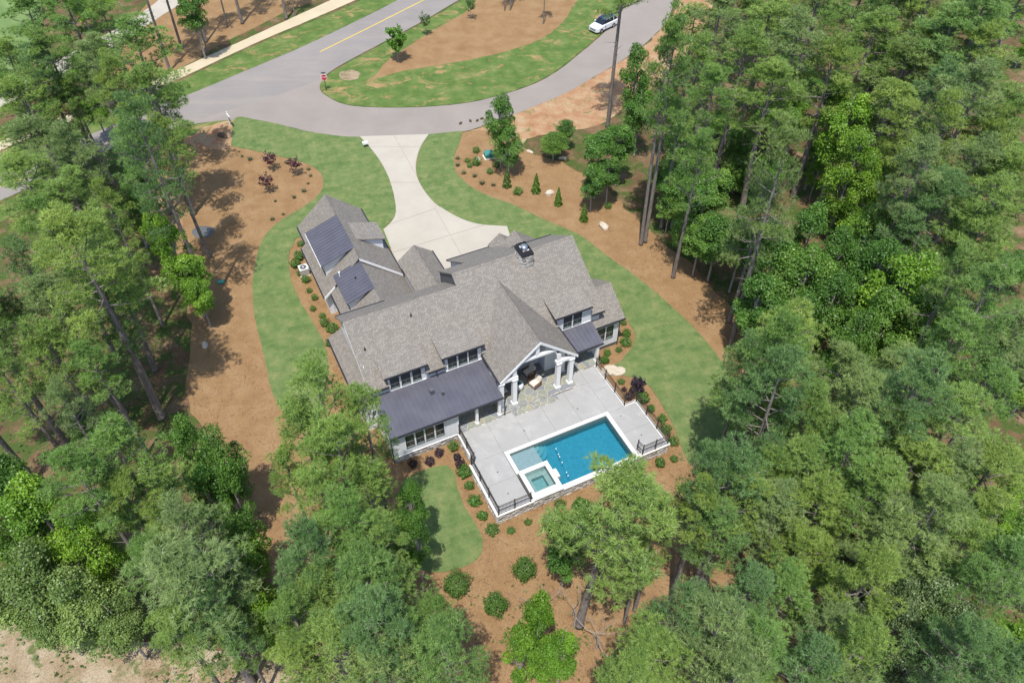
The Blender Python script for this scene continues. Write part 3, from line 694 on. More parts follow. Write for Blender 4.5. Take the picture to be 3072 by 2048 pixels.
# --- chimney
chim = MB().box(7.5,8.55,12.85,14.35,7.2,9.46).build('chimney', M['mortar'], house)
ledge('ledge_stone', [((7.5,12.85),(8.55,12.85),(0,-1)),((7.5,14.35),(7.5,12.85),(-1,0)),((8.55,12.85),(8.55,14.35),(1,0)),((8.55,14.35),(7.5,14.35),(0,1))], chim, 21, 7.4, 9.42)
cb = MB(); x0,x1,y0,y1 = 7.44,8.61,12.79,14.41
cb.box(x0,x1,y0,y1,9.46,9.62)
lo = [(x0,y0),(x1,y0),(x1,y1),(x0,y1)]; hi = [(x0+.16,y0+.16),(x1-.16,y0+.16),(x1-.16,y1-.16),(x0+.16,y1-.16)]; inn = [(x0+.2,y0+.2),(x1-.2,y0+.2),(x1-.2,y1-.2),(x0+.2,y1-.2)]
for i in range(4):
    j = (i+1) % 4
    cb.face([(*lo[i],9.62),(*lo[j],9.62),(*hi[j],10.0),(*hi[i],10.0)]); cb.face([(*hi[i],10.0),(*hi[j],10.0),(*inn[j],10.0),(*inn[i],10.0)]); cb.face([(*inn[i],10.0),(*inn[j],10.0),(*inn[j],9.66),(*inn[i],9.66)])
cb.build('chimney_cap', M['black'], chim)
MB().lathe([(.2,9.62),(.2,9.85),(.3,9.86),(.3,9.92),(.22,9.93),(.22,10.02),(.34,10.03),(.34,10.08),(.1,10.16)], 18, (8.02,13.6,0)).build('flue', M['steel'], chim, smooth=True)
MB().box(7.62,8.43,12.97,14.23,9.62,9.64).build('crown', M['trim'], chim)
for a, b in ((-3.38,12.09),(-8.0,10.79),(.2,8.6)):
    MB().lathe([(.09,0),(.07,.18),(.05,.19),(.05,.34)], 10, (a,b,zF(b)-.02)).build('vent_pipe', M['black'], house)
# --- entry porch gable
zP = lambda a: 8.05-.886*abs(a-4.95)
yv = lambda z: 7.78+(z-5.1)/.6
eL, eR = 1.24, 8.66
pg = None
for sgn, e in ((-1, eL), (1, eR)):
    ze = zP(e); zv = 5.12; av = 4.95+sgn*(8.05-zv)/.886
    pr = slab('shingle_roof', [(e,4.3,ze),(e,8.0,ze),(av,7.9,zv),(4.95,yv(8.05)+.12,8.05),(4.95,4.3,8.05)], t=.16)
    if pg is None: pg = pr
    # white rake board on the gable end
    MB().prism([(e,4.26,ze+.04),(4.95,4.26,8.09),(4.95,4.26,7.80),(e,4.26,ze-.25)], (0,.05,0)).build('rake_trim', M['trim'], house)
cap(pg, (4.95,4.32,8.05), (4.95,12.5,8.05), .886)
gutter((eL-.06,8.0,zP(eL)),(eL-.06,4.3,zP(eL))); gutter((eR+.06,4.3,zP(eR)),(eR+.06,8.0,zP(eR)))
truss = MB().box(3.36,6.54,4.36,4.62,6.2,6.43).build('truss_beam', M['trim'], house)
MB().box(4.58,4.92,4.38,4.60,6.43,7.5).build('king_post', M['trim'], truss)
for a in (2.66, 6.86):
    MB().box(a-.17,a+.17,4.38,4.60,4.8,5.68).build('truss_post', M['trim'], truss)
for sgn, a in ((1, 2.84), (-1, 6.66)):
    inn_ = [(a+sgn*(.56*(1-math.cos(t))), 5.2+1.0*math.sin(t)) for t in np.linspace(0, math.pi/2, 8)]
    out_ = [(a+sgn*(.56*(1-math.cos(t))-.1*math.cos(t)), 5.2+1.0*math.sin(t)+.08*math.sin(t)) for t in np.linspace(0, math.pi/2, 8)]
    MB().prism([(x, 4.42, z) for x, z in inn_]+[(x, 4.42, z) for x, z in reversed(out_)], (0,.14,0)).build('arch_brace', M['trim'], truss)
for a0, a1 in ((1.5,2.95),(6.58,8.4)): MB().box(a0,a1,4.33,4.65,4.5,4.8).build('truss_beam', M['trim'], house)
for a0 in (1.36, 8.28): MB().box(a0,a0+.22,4.65,7.9,4.4,4.62).build('truss_beam', M['trim'], house)
col_b = MB().box(-.19,.19,-.19,.19,0,3.0).mesh('column', M['trim'])
col_base = MB().box(-.25,.25,-.25,.25,0,.16).box(-.22,.22,-.22,.22,.16,.21).mesh('base', M['trim'])
col_cap = MB().box(-.22,.22,-.22,.22,-.2,-.06).box(-.26,.26,-.26,.26,-.06,.0).mesh('capital', M['trim'])
def column(a, b, z0, z1, s_=1.0):
    o = linkobj('column', col_b, house); o.location = (a, b, z0); o.scale = (s_, s_, (z1-z0)/3.0)
    for me, z in ((col_base, 0), (col_cap, 3.0)):
        c = linkobj(me.name.split('.')[0], me, o); c.location = (0, 0, z); c.scale = (1, 1, 3.0/(z1-z0))
PF = 1.27
for a, b in ((1.42,4.5),(2.66,4.5),(6.86,4.5),(8.1,4.5),(8.1,6.0),(1.42,6.2)): column(a, b, PF, 4.5)
column(-1.1,4.0,1.1,3.33,.62); column(1.0,4.0,1.1,3.33,.62); column(11.55,5.75,1.15,3.4,.7)
MB().box(9.3,11.85,5.68,5.82,3.2,3.4).build('porch_beam', M['trim'], house)
lan = MB().lathe([(.0,-.02),(.1,0),(.12,.22),(.03,.3)], 8, (5.05,5.2,6.9)).build('lantern', M['black'], house)
MB().box(1.65,8.2,7.75,8.03,PF,4.9).build('wall', M['wall'], house)
for a0, a1 in ((2.2,3.2),(3.3,4.3)): window(a0, a1, 7.75, PF+.1, 3.6)
MB().box(6.7,7.9,6.6,7.75,PF,4.9).build('wall', M['wall'], house)
# porch floors: plinths faced in stone, flagstones one by one
def clip(poly, p, n):
    out = []
    for i in range(len(poly)):
        a, b = poly[i], poly[(i+1) % len(poly)]; da = (a-p).dot(n); db = (b-p).dot(n)
        if da <= 0: out.append(a)
        if da*db < 0: out.append(a+(b-a)*(da/(da-db)))
    return out
def flags(name, a0, a1, b0, b1, z, size, seed, faces):
    r = random.Random(seed)
    base = MB().box(a0,a1,b0,b1,GZ,z-.012).build(name, M['grout'], house)
    n = int((a1-a0)*(b1-b0)/(size*size)); S = []
    for k in range(n*30):
        p = Vector((r.uniform(a0,a1), r.uniform(b0,b1)))
        if all((p-q).length > size*.62 for q in S): S.append(p)
        if len(S) >= n: break
    for i, p in enumerate(S):
        poly = [Vector((a0,b0)),Vector((a1,b0)),Vector((a1,b1)),Vector((a0,b1))]
        for q in S:
            if q is p or (q-p).length > size*4: continue
            nn = (q-p).normalized(); poly = clip(poly, (p+q)/2-nn*.022, nn)
            if len(poly) < 3: break
        if len(poly) < 3: continue
        mb = MB(); mb.prism([(v.x, v.y, z+r.uniform(0,.008)*0+.0) for v in poly], (0,0,-.03)); o = mb.build('flagstone', r.choice(M['flags']), base); o.location.z = r.uniform(0,.008)
    if faces: ledge('ledge_stone', faces, base, seed+50, D-.02, z-.05)
    return base
flags('porch_floor', 1.1,8.5,3.95,7.75,PF,.62,11,[((1.1,3.95),(8.5,3.95),(0,-1)),((1.1,7.0),(1.1,3.95),(-1,0))])
flags('porch_step', 2.15,6.4,3.3,3.92,PF-.14,.42,12,[((2.15,3.3),(6.4,3.3),(0,-1)),((2.15,3.92),(2.15,3.3),(-1,0))])
flags('side_porch_floor', -2.84,1.08,3.72,6.5,D+.10,.62,13,[((-2.84,3.72),(1.08,3.72),(0,-1))])
flags('side_porch_floor', 8.52,11.75,5.42,7.9,D+.15,.62,14,[((8.52,5.42),(11.75,5.42),(0,-1))])
MB().box(11.4,12.2,7.0,7.9,GZ,3.6).build('wall', M['wall'], house)
# --- garage range behind (ridge along b), its link to the house, and the back gables
gA, gz = -4.6, 6.12
zG = lambda a: gz-.88*abs(a-gA)
prof('wall', [(-7.75,GZ),(-7.75,3.3),(gA,zG(gA)-.2),(-1.5,3.3),(-1.5,GZ)], 23.5, 33.7, axis='b')
gl = slab('shingle_roof', [(-8.05,34.0,zG(-8.05)),(-8.05,31.0,zG(-8.05)),(-8.55,31.0,zG(-8.55)),(-8.55,22.95,zG(-8.55)),(gA,22.95,gz),(gA,34.0,gz)])
slab('shingle_roof', [(-1.2,34.0,zG(-1.2)),(-1.2,31.2,zG(-1.2)),(-.6,31.2,zG(-.6)),(-.6,22.95,zG(-.6)),(gA,22.95,gz-.002),(gA,34.0,gz-.002)])
cap(gl, (gA,22.95,gz), (gA,33.98,gz), .88)
for e, g0 in ((-8.55,-7.35),(-.6,gA)):
    MB().prism([(e,22.9,zG(e)-.02),(g0,22.9,zG(g0)-.02),(g0,22.9,zG(g0)-.3),(e,22.9,zG(e)-.3)], (0,.05,0)).build('rake_trim', M['trim'], house)
gutter((-8.61,31.0,zG(-8.55)),(-8.61,22.95,zG(-8.55))); gutter((-8.11,34.0,zG(-8.05)),(-8.11,31.0,zG(-8.05))); gutter((-.54,22.95,zG(-.6)),(-.54,31.2,zG(-.6))); gutter((-1.14,31.2,zG(-1.2)),(-1.14,34.0,zG(-1.2)))
MB().box(-8.2,-7.75,23.4,30.8,GZ,2.6).build('wall', M['wall'], house)
# metal dormer on the garage, left slope
seam_roof('metal_roof', (-7.98,30.1,5.02),(-7.98,24.6,5.02),(gA+.05,24.6,gz+.06),(gA+.05,30.1,gz+.06), 13)
prof('wall', [(-7.6,3.4),(-7.6,5.02),(-4.7,5.95),(-4.7,5.5)], 24.95, 29.8, axis='b')
MB().box(-8.02,-7.96,24.6,30.1,4.86,5.0).build('fascia', M['trim'], house)
# shed dormer on the garage, right slope
slab('shingle_roof', [(-3.95,26.6,5.42),(-.85,26.6,4.45),(-.85,29.5,4.45),(-3.95,29.5,5.42)], t=.12)
prof('wall', [(-3.6,5.1),(-1.15,2.8),(-1.15,4.45),(-3.6,5.22)], 26.85, 29.3, axis='b')
# link
lz = 5.62; zK = lambda a: lz-.85*abs(a-gA)
prof('wall', [(-7.45,GZ),(-7.45,2.75),(gA,lz-.2),(-1.7,2.75),(-1.7,GZ)], 16.2, 23.45, axis='b')
ll = slab('shingle_roof', [(-7.85,23.3,zK(-7.85)),(-7.85,16.4,zK(-7.85)),(gA,15.0,lz),(gA,23.3,lz)])
slab('shingle_roof', [(-.5,23.3,zK(-.5)),(-.5,16.4,zK(-.5)),(gA,15.0,lz-.002),(gA,23.3,lz-.002)])
gutter((-7.91,23.2,zK(-7.85)),(-7.91,17.0,zK(-7.85)))
seam_roof('metal_roof', (-7.3,23.15,4.72),(-7.3,18.95,4.72),(gA+.08,18.95,5.70),(gA+.08,23.15,5.70), 10)
prof('wall', [(-6.95,3.3),(-6.95,4.70),(-4.7,5.52),(-4.7,5.1)], 19.25, 22.9, axis='b')
MB().lathe([(.06,0),(.06,.45),(.09,.46),(.09,.5)], 8, (-6.75,22.7,4.9)).build('vent_pipe', M['trim'], house)
MB().lathe([(.1,0),(.08,.2)], 8, (-5.6,21.3,5.3)).build('vent_pipe', M['black'], house)
# entry gable facing the drive
eA, ez = 1.18, 4.75; zE = lambda a: ez-.78*abs(a-eA)
en = slab('shingle_roof', [(-.62,24.1,zE(-.62)),(-.62,17.6,zE(-.62)),(eA,16.6,ez),(eA,24.1,ez)])
slab('shingle_roof', [(2.98,24.1,zE(2.98)),(2.98,17.6,zE(2.98)),(eA,16.6,ez-.002),(eA,24.1,ez-.002)])
cap(en, (eA,17.0,ez), (eA,24.08,ez), .78); gutter((3.04,17.8,zE(2.98)),(3.04,24.1,zE(2.98)))
prof('wall', [(-.4,GZ),(-.4,3.3),(eA,ez-.2),(2.75,3.3),(2.75,GZ)], 16.4, 23.8, axis='b')
for c_, z_, hw_, b1 in ((10.85,5.15,2.3,21.4),(9.75,4.3,1.3,22.6)):
    q = slab('shingle_roof', [(c_-hw_,b1,z_-.8*hw_),(c_-hw_,16.5,z_-.8*hw_),(c_,16.5,z_),(c_,b1,z_)])
    slab('shingle_roof', [(c_+hw_,b1,z_-.8*hw_),(c_+hw_,16.5,z_-.8*hw_),(c_,16.5,z_-.002),(c_,b1,z_-.002)])
    prof('wall', [(c_-hw_+.25,GZ),(c_-hw_+.25,z_-.8*hw_+.1),(c_,z_-.2),(c_+hw_-.25,z_-.8*hw_+.1),(c_+hw_-.25,GZ)], 16.8, b1-.25, axis='b')
# sided gable strip where the taller roof steps up, its shadow side painted dark
MB().prism([(1.40,13.3,8.30),(1.40,14.2,zr2-.15),(1.40,17.6,zb(17.6)-.15),(1.40,17.6,5.1)], (.02,0,0)).build('gable_shade_panel', M['soffit'], house)

# ------------------------------------------------------------------ things on the porches and by the house
def armchair(a, b, rz, label):
    r = empty('armchair', hw(a, b, PF), HR+rz, label, 'chair', 'cream armchairs on the porch')
    MB().box(-.42,.42,-.42,.42,.18,.26).build('frame', M['wood'], r)
    for x in (-.39,.39):
        for y in (-.39,.39): MB().box(x-.03,x+.03,y-.03,y+.03,0,.6 if y < .5 else .6).build('leg', M['wood'], r)
    for x in (-.4,.4): MB().box(x-.045,x+.045,-.42,.42,.56,.61).build('arm', M['wood'], r)
    MB().box(-.34,.34,-.4,.3,.26,.46).build('seat_cushion', M['cushion'], r)
    MB().prism([(-.34,.24,.44),(.34,.24,.44),(.34,.42,.95),(-.34,.42,.95)], (0,.14,-.02)).build('back_cushion', M['cushion'], r)
armchair(5.15,5.45,-1.25,'cream cushioned armchair half in the sun, nearer the steps')
armchair(5.25,6.85,-1.35,'cream cushioned armchair in the shade, behind the sunlit one')
st = empty('side_table', hw(5.25,6.15,PF), HR, 'small dark wooden side table between the two armchairs', 'table')
MB().lathe([(.26,.46),(.26,.5)], 14).build('top', M['wood'], st); MB().lathe([(.04,.03),(.04,.46)], 8).build('stem', M['wood'], st); MB().lathe([(.18,0),(.16,.03)], 12).build('foot', M['wood'], st)
pl = empty('planter', hw(3.75,5.75,PF), HR, 'large round white planter standing on the porch flagstones', 'planter')
MB().lathe([(.26,0),(.38,.2),(.42,.42),(.36,.66),(.27,.78),(.24,.78),(.24,.7)], 22).build('pot', M['planter'], pl, smooth=True)
MB().lathe([(.23,.7),(.21,.735),(.1,.76)], 14).build('soil', M['utility'], pl)
so = empty('sofa', hw(2.15,6.6,PF), HR, 'pale sofa against the left side of the porch behind the column', 'sofa')
MB().box(-.4,.4,-1.0,1.0,.12,.28).build('frame', M['wood'], so); MB().box(-.38,.4,-.95,.95,.28,.47).build('seat_cushion', M['cushion'], so); MB().box(-.44,-.22,-.98,.98,.4,.88).build('back_cushion', M['cushion'], so)
ac = empty('air_conditioner', at(914,821), HR, 'square grey air conditioner beside the left wall of the garage', 'air conditioner')
MB().box(-.45,.45,-.45,.45,.05,.85).build('body', M['acbody'], ac); MB().box(-.5,.5,-.5,.5,0,.05).build('pad', M['pad'], ac)
mb = MB(); mb.box(-.46,.46,-.46,.46,.85,.9); mb.build('top', M['actop'], ac)
MB().lathe([(.34,.9),(.34,.93),(.30,.935),(.29,.905)], 20).build('fan_grille', M['bluegrey'], ac); MB().lathe([(.09,.9),(.09,.945)], 12).build('fan_hub', M['actop'], ac)
MB().box(.46,.62,-.1,.25,.3,.8).build('disconnect_box', M['actop'], ac)

# ------------------------------------------------------------------ foliage meshes
def unit(v): return v/np.maximum(np.linalg.norm(v, axis=-1, keepdims=True), 1e-9)
def needles(centers, outs, tone, nr, per=9, ln=(.24,.42), wd=.042):
    """radiating needle sprays at each tuft centre: thin triangles"""
    n = len(centers); c = np.repeat(centers, per, 0); o = np.repeat(outs, per, 0)
    d = unit(nr.normal(size=(n*per, 3))*.75 + o*.75 + np.array([0,0,.28]))
    L = nr.uniform(ln[0], ln[1], (n*per, 1)); s_ = unit(np.cross(d, o*.6+np.array([-.1,-.35,.9])+nr.normal(size=(n*per, 3))*.35))*wd/2
    V = np.stack([c-s_, c+s_, c+d*L], 1).reshape(-1, 3); F = np.arange(len(V)).reshape(-1, 3)
    T = np.repeat(np.clip(np.repeat(tone, per)+nr.uniform(-.12,.12,n*per), 0, 1), 3)
    return V, F, T
def leaves(centers, nrm, tone, nr, size=(.16,.28)):
    n = len(centers); nn = unit(nrm+nr.normal(size=(n,3))*.55)
    t = unit(np.cross(nn, nr.normal(size=(n,3)))); b = np.cross(nn, t); s_ = nr.uniform(size[0], size[1], (n,1))
    V = np.stack([centers-t*s_*.6, centers+b*s_*.42+nn*s_*.12, centers+t*s_*.7, centers-b*s_*.42+nn*s_*.12], 1).reshape(-1,3)
    F = np.arange(len(V)).reshape(-1,4)
    T = np.repeat(np.clip(tone+nr.uniform(-.15,.15,n),0,1),4)
    return V, F, T
H0, R0 = 24.0, 3.6
def pine_variant(seed, base_t=.55, thin=1.0, dens=1.0):
    nr = np.random.default_rng(seed); r = random.Random(seed)
    mb = MB(); hb = H0*base_t
    bend = Vector((r.uniform(-.35,.35), r.uniform(-.35,.35), 0))
    ax = lambda h: Vector((bend.x*math.sin(h/H0*3.0), bend.y*math.sin(h/H0*2.2), h))
    hs = [0,.4,1.2,4,8,12,15,18,21,H0*.97]
    mb.tube([ax(h) for h in hs], [.36,.30,.27,.25,.225,.19,.16,.115,.07,.02], 9)
    CL = []; n = int(36*dens)
    for i in range(n):
        t = (i+r.uniform(-.4,.4))/n; t = min(max(t, 0), .985); h = hb+(H0-hb)*t
        prof_ = (.62+.38*math.sin(math.pi*min(1, .18+t*.75)))*(1-.72*t**2.6)
        L = R0*prof_*r.uniform(.6,1.12); az = i*2.399+r.uniform(-.5,.5); el = math.radians(r.uniform(-4,22)+t*32)
        d = Vector((math.cos(az)*math.cos(el), math.sin(az)*math.cos(el), math.sin(el))); p = ax(h)
        mid = p+d*L*.55+Vector((0,0,-.06*L)); end = p+d*L+Vector((0,0,.10*L))
        mb.tube([p, mid, end], [.075*(1-t*.55),.045*(1-t*.4),.012], 5, False)
        side = Vector((-math.sin(az), math.cos(az), 0)); k = max(3, int(6*dens*(.55+.45*L/R0)))
        for j in range(k):
            f = r.uniform(.38,1.0)**.8; lat = r.uniform(-1,1)*(.15+.30*f)*L*.9*(1.15-f*.55)
            q = (p.lerp(mid, f/.55) if f < .55 else mid.lerp(end, (f-.55)/.45))+side*lat+Vector((0,0,r.uniform(-.15,.35)))
            CL.append((q, r.uniform(.45,.85)))
            if r.random() < .55:
                s0 = p.lerp(mid, min(1, f*.9)); mb.tube([s0, q], [.025,.008], 3, False)
    for k in range(6): CL.append((ax(H0*.95)+Vector((r.uniform(-.6,.6), r.uniform(-.6,.6), r.uniform(-.5,.5))), .6))
    for k in range(7):          # dead snags below the crown
        h = hb*r.uniform(.62,1.0); az = r.uniform(0,6.28); L = r.uniform(.5,1.7)
        mb.tube([ax(h), ax(h)+Vector((math.cos(az)*L, math.sin(az)*L, r.uniform(-.1,.5)))], [.035,.008], 4, False)
    cs = []; os_ = []; tn = []
    for q, rad in CL:
        m = int(26*(rad/.6)**2*thin)
        u = unit(nr.normal(size=(m,3))); u[:,2] = np.abs(u[:,2])*1.0-.28; rr = nr.uniform(.45,1,(m,1))**.5
        pos = np.array(q)+u*rr*rad*np.array([1,1,.58]); cs.append(pos); os_.append(unit(u+np.array([0,0,.2])))
        tn.append(np.full(m, nr.uniform(.2,.75)))
    V, F, T = needles(np.concatenate(cs), np.concatenate(os_), np.concatenate(tn), nr)
    return mb.mesh('pine_trunk', M['bark'], smooth=True), np_mesh('pine_crown', V, F, M['needle'], T)
H1, R1 = 12.0, 3.2
def broad_variant(seed, base_t=.3, nlobe=26, nleaf=7500, size=(.16,.30), aspect=1.0, leafm='leaf', barkm='palebark'):
    nr = np.random.default_rng(seed); r = random.Random(seed)
    mb = MB(); zc = H1*(base_t+(1-base_t)*.5); hz = H1*(1-base_t)*.5
    mb.tube([(0,0,0),(0,0,.4),(r.uniform(-.1,.1),r.uniform(-.1,.1),H1*base_t),(r.uniform(-.3,.3),r.uniform(-.3,.3),H1*.75),(0,0,H1*.93)], [.24,.17,.14,.07,.015], 8)
    cs = []; ns = []; tn = []; per = nleaf//nlobe
    for i in range(nlobe):
        u = Vector((r.gauss(0,1), r.gauss(0,1), r.gauss(0,1))).normalized(); f = r.uniform(.45,.82)
        lz = u.z*hz*f; wid = math.sqrt(max(.1, 1-(lz/hz)**2))*(1.0 if lz < hz*.2 else .9)
        c = Vector((u.x*R1*f*wid*aspect, u.y*R1*f*wid*aspect, zc+lz)); lr = r.uniform(.72,1.3)*R1*.30
        mb.tube([(0,0,max(H1*base_t*.8, c.z-1.6-abs(c.x)*.3)), (c.x*.55,c.y*.55,c.z-.5), tuple(c)], [.06,.035,.01], 4, False)
        tw = Vector((r.gauss(0,1), r.gauss(0,1), abs(r.gauss(0,1)))).normalized()
        mb.tube([tuple(c), tuple(c+tw*lr*1.05)], [.02,.006], 3, False)
        w_ = unit(nr.normal(size=(per,3))); w_[:,2] = np.where(w_[:,2] < -.35, -w_[:,2], w_[:,2]); w_ = unit(w_)
        rr = nr.uniform(.35,1.0,(per,1))**.45*(1+.18*np.sin(w_[:,:1]*5+i)*np.cos(w_[:,1:2]*4-i))
        cs.append(np.array(c)+w_*rr*lr*np.array([1.1,1.1,.78])); ns.append(unit(w_*.7+np.array([0,0,.75]))); tn.append(np.full(per, nr.uniform(.22,.78)))
    V, F, T = leaves(np.concatenate(cs), np.concatenate(ns), np.concatenate(tn), nr, size)
    return mb.mesh('broadleaf_trunk', M[barkm], smooth=True), np_mesh('broadleaf_crown', V, F, M[leafm], T)
PINES = [pine_variant(101,.54,.85,.72), pine_variant(102,.50,.8,.75), pine_variant(103,.58,.8,.65), pine_variant(104,.52,.75,.72), pine_variant(105,.64,.9,.6), pine_variant(106,.48,.62,.7), pine_variant(107,.56,.7,.65), pine_variant(108,.52,.85,.78), pine_variant(109,.46,.6,.75)]
BROADS = [broad_variant(201,.3,30,12000,(.12,.22)), broad_variant(202,.22,38,13000,(.12,.22)), broad_variant(203,.3,26,10500,(.12,.25)), broad_variant(204,.12,40,13000,(.11,.2)), broad_variant(205,.18,24,7500,(.12,.24)), broad_variant(206,.25,46,12000,(.11,.21))]
def inst(name, meshes, loc, sc, rz, col, label, cat, group, names=('trunk','crown'), tilt=(0,0)):
    r = empty(name, loc, rz, label, cat, group); r.scale = sc; r.rotation_euler = (tilt[0], tilt[1], rz)
    for me, nm in zip(meshes, names):
        o = linkobj(nm, me, r); o.color = (*col, 1)
    return r
TREES = []      # (kind, x, y, Ht, R, colour, variant, px, py)
tr = random.Random(77)
PCOL = [(.184,.298,.064),(.203,.316,.066),(.160,.284,.070),(.228,.330,.064),(.132,.242,.074),(.208,.298,.084),(.156,.284,.058),(.196,.285,.092)]
def inside(p, poly):
    c = False; n = len(poly)
    for i in range(n):
        (x0, y0), (x1, y1) = poly[i], poly[(i+1) % n]
        if (y0 > p.y) != (y1 > p.y) and p.x < (x1-x0)*(p.y-y0)/(y1-y0)+x0: c = not c
    return c
KEEP = [[ato(*q).xy[:] for q in L] for L in ([(985,309),(1063,301),(1046,392),(1132,454),(1300,526),(1470,642),(1600,760),(1690,880),(1705,960),(1690,1030),(1590,1080),(1400,1230),(1150,1250),(1090,1200),(1108,1237),(1082,1294),(1000,1314),(930,1290),(900,1180),(760,950),(640,960),(590,800),(575,650),(605,547),(742,428),(531,336),(540,273)], road_w)]
CLEAR = [(1925,300),(1960,385),(2065,680),(2130,735),(1840,655),(1770,620),(1905,700),(2295,1180),(105,1195),(195,1245),(500,1060),(2020,755),(560,1270)]
def pine(ox, oy, r, Ht, col=None, var=None):
    if any((ox-x)**2+(oy-y)**2 < 78**2 for x, y in CLEAR): return
    Ht *= tr.uniform(.58,.84); zc = Ht*.84
    p = ato(ox, oy, zc)
    while Ht > 9 and any(inside(p, L) for L in KEEP):
        Ht -= .75; zc = Ht*.84; p = ato(ox, oy, zc)
    dist = (p-cam.location).length; R = r*K*dist/FPX*(1.34 if ox > 640 else 1.15)
    if ox > 1560 and tr.random() < .17: return
    TREES.append(('pine', p.x, p.y, Ht, R, col or tr.choice(PCOL), tr.randrange(len(PINES)) if var is None else var, ox, oy))
def pine_base(ox, oy, Ht, R, col=None, var=None, cxy=None):
    p = ato(ox, oy); q = topx((p.x, p.y, Ht*.8))
    TREES.append(('pine', p.x, p.y, Ht, R, col or tr.choice(PCOL), tr.randrange(len(PINES)) if var is None else var, q[0]/K, q[1]/K))
BR = (.185,.345,.032); BM = (.112,.245,.038); BL_ = (.150,.285,.042); BO = (.190,.285,.072); BD = (.090,.210,.034); BG = (.185,.265,.105)
def broad(ox, oy, r, Ht, col=BM, var=None):
    zc = Ht*.62; p = ato(ox, oy, zc); dist = (p-cam.location).length; R = r*K*dist/FPX*1.08
    j = tr.uniform(.9,1.1); col = tuple(c*j for c in col)
    TREES.append(('broad', p.x, p.y, Ht, R, col, tr.randrange(len(BROADS)) if var is None else var, ox, oy))
# pines whose foot can be seen
for a_ in ((487,700,23,3.2),(482,590,17,2.6),(390,492,19,2.6),(223,422,17,3.4),(372,960,22,4.4),(156,1022,19,3.4),(82,1105,18,3.2),(1481,556,25,2.8),(1472,562,24,2.6),(1676,800,24,3.2),(1395,292,29,3.2),(1598,1340,17,3.4),(575,1562,17,4.0),(1716,1020,16,3.6),(1662,1068,15.5,3.6),(2020,625,20,3.4),
           (557,55,24,3.0),(658,44,24,3.0),(474,98,22,2.6),(418,113,20,2.6),(390,163,22,2.8),(523,62,15,1.6),(478,124,14,1.5),(678,37,15,1.5),(600,-20,24,3),(720,-40,24,3)): pine_base(*a_)
# crowns on the left and top left
for a_ in ((75,45,60,22),(160,18,55,22),(115,130,62,22),(250,40,55,22),(310,105,75,24),(215,125,55,22),(28,150,55,22),(60,235,80,24),(255,200,45,22),(345,215,75,24),(170,215,45,22),(70,330,75,24),(160,345,60,22),(300,345,60,23),(60,420,75,24),(165,445,70,24),(255,480,45,20),(110,525,60,23),(215,560,70,25),(60,620,60,24),(140,690,85,25),(30,730,70,25),(245,700,70,25),(110,800,80,25),(30,870,65,25),(220,830,55,22),(150,930,50,22),
           (270,1045,95,23),(190,1100,75,22),(360,1120,75,22),(290,1150,70,22),(430,1225,80,21),(350,1290,65,20),(470,1385,80,21),(410,1440,65,20),(530,1440,55,19)): pine(*a_)
LP = (.215,.340,.070)
for a_ in ((740,905,75,24),(845,950,60,24),(690,985,65,23),(790,1035,85,24),(670,1075,45,21),(740,1120,65,22),(845,1110,65,23),(800,1190,80,22),(710,1250,70,21),(860,1240,60,22),(830,1310,80,21),(740,1345,75,20),(910,1340,60,20),(680,1410,55,19),(850,1415,75,20),(760,1460,75,19),(930,1450,75,19),(1010,1490,70,18),(860,1520,80,19),(680,1500,55,18),(1000,1400,45,16)): pine(*a_, col=LP if a_[1] < 1130 else None)
# bottom centre
for a_ in ((1510,1190,50,19),(1470,1275,40,15)): pine(*a_, col=(.225,.335,.070))
for a_ in ((1630,1075,60,23),(1700,1130,70,23),(1610,1160,50,22),(1660,1210,55,21),(1560,1400,75,20),(1650,1430,85,20),(1500,1490,75,19),(1600,1510,80,19),(1730,1370,70,20),(1740,1480,75,20),(1450,1560,60,18),(1680,1550,80,19)): pine(*a_)
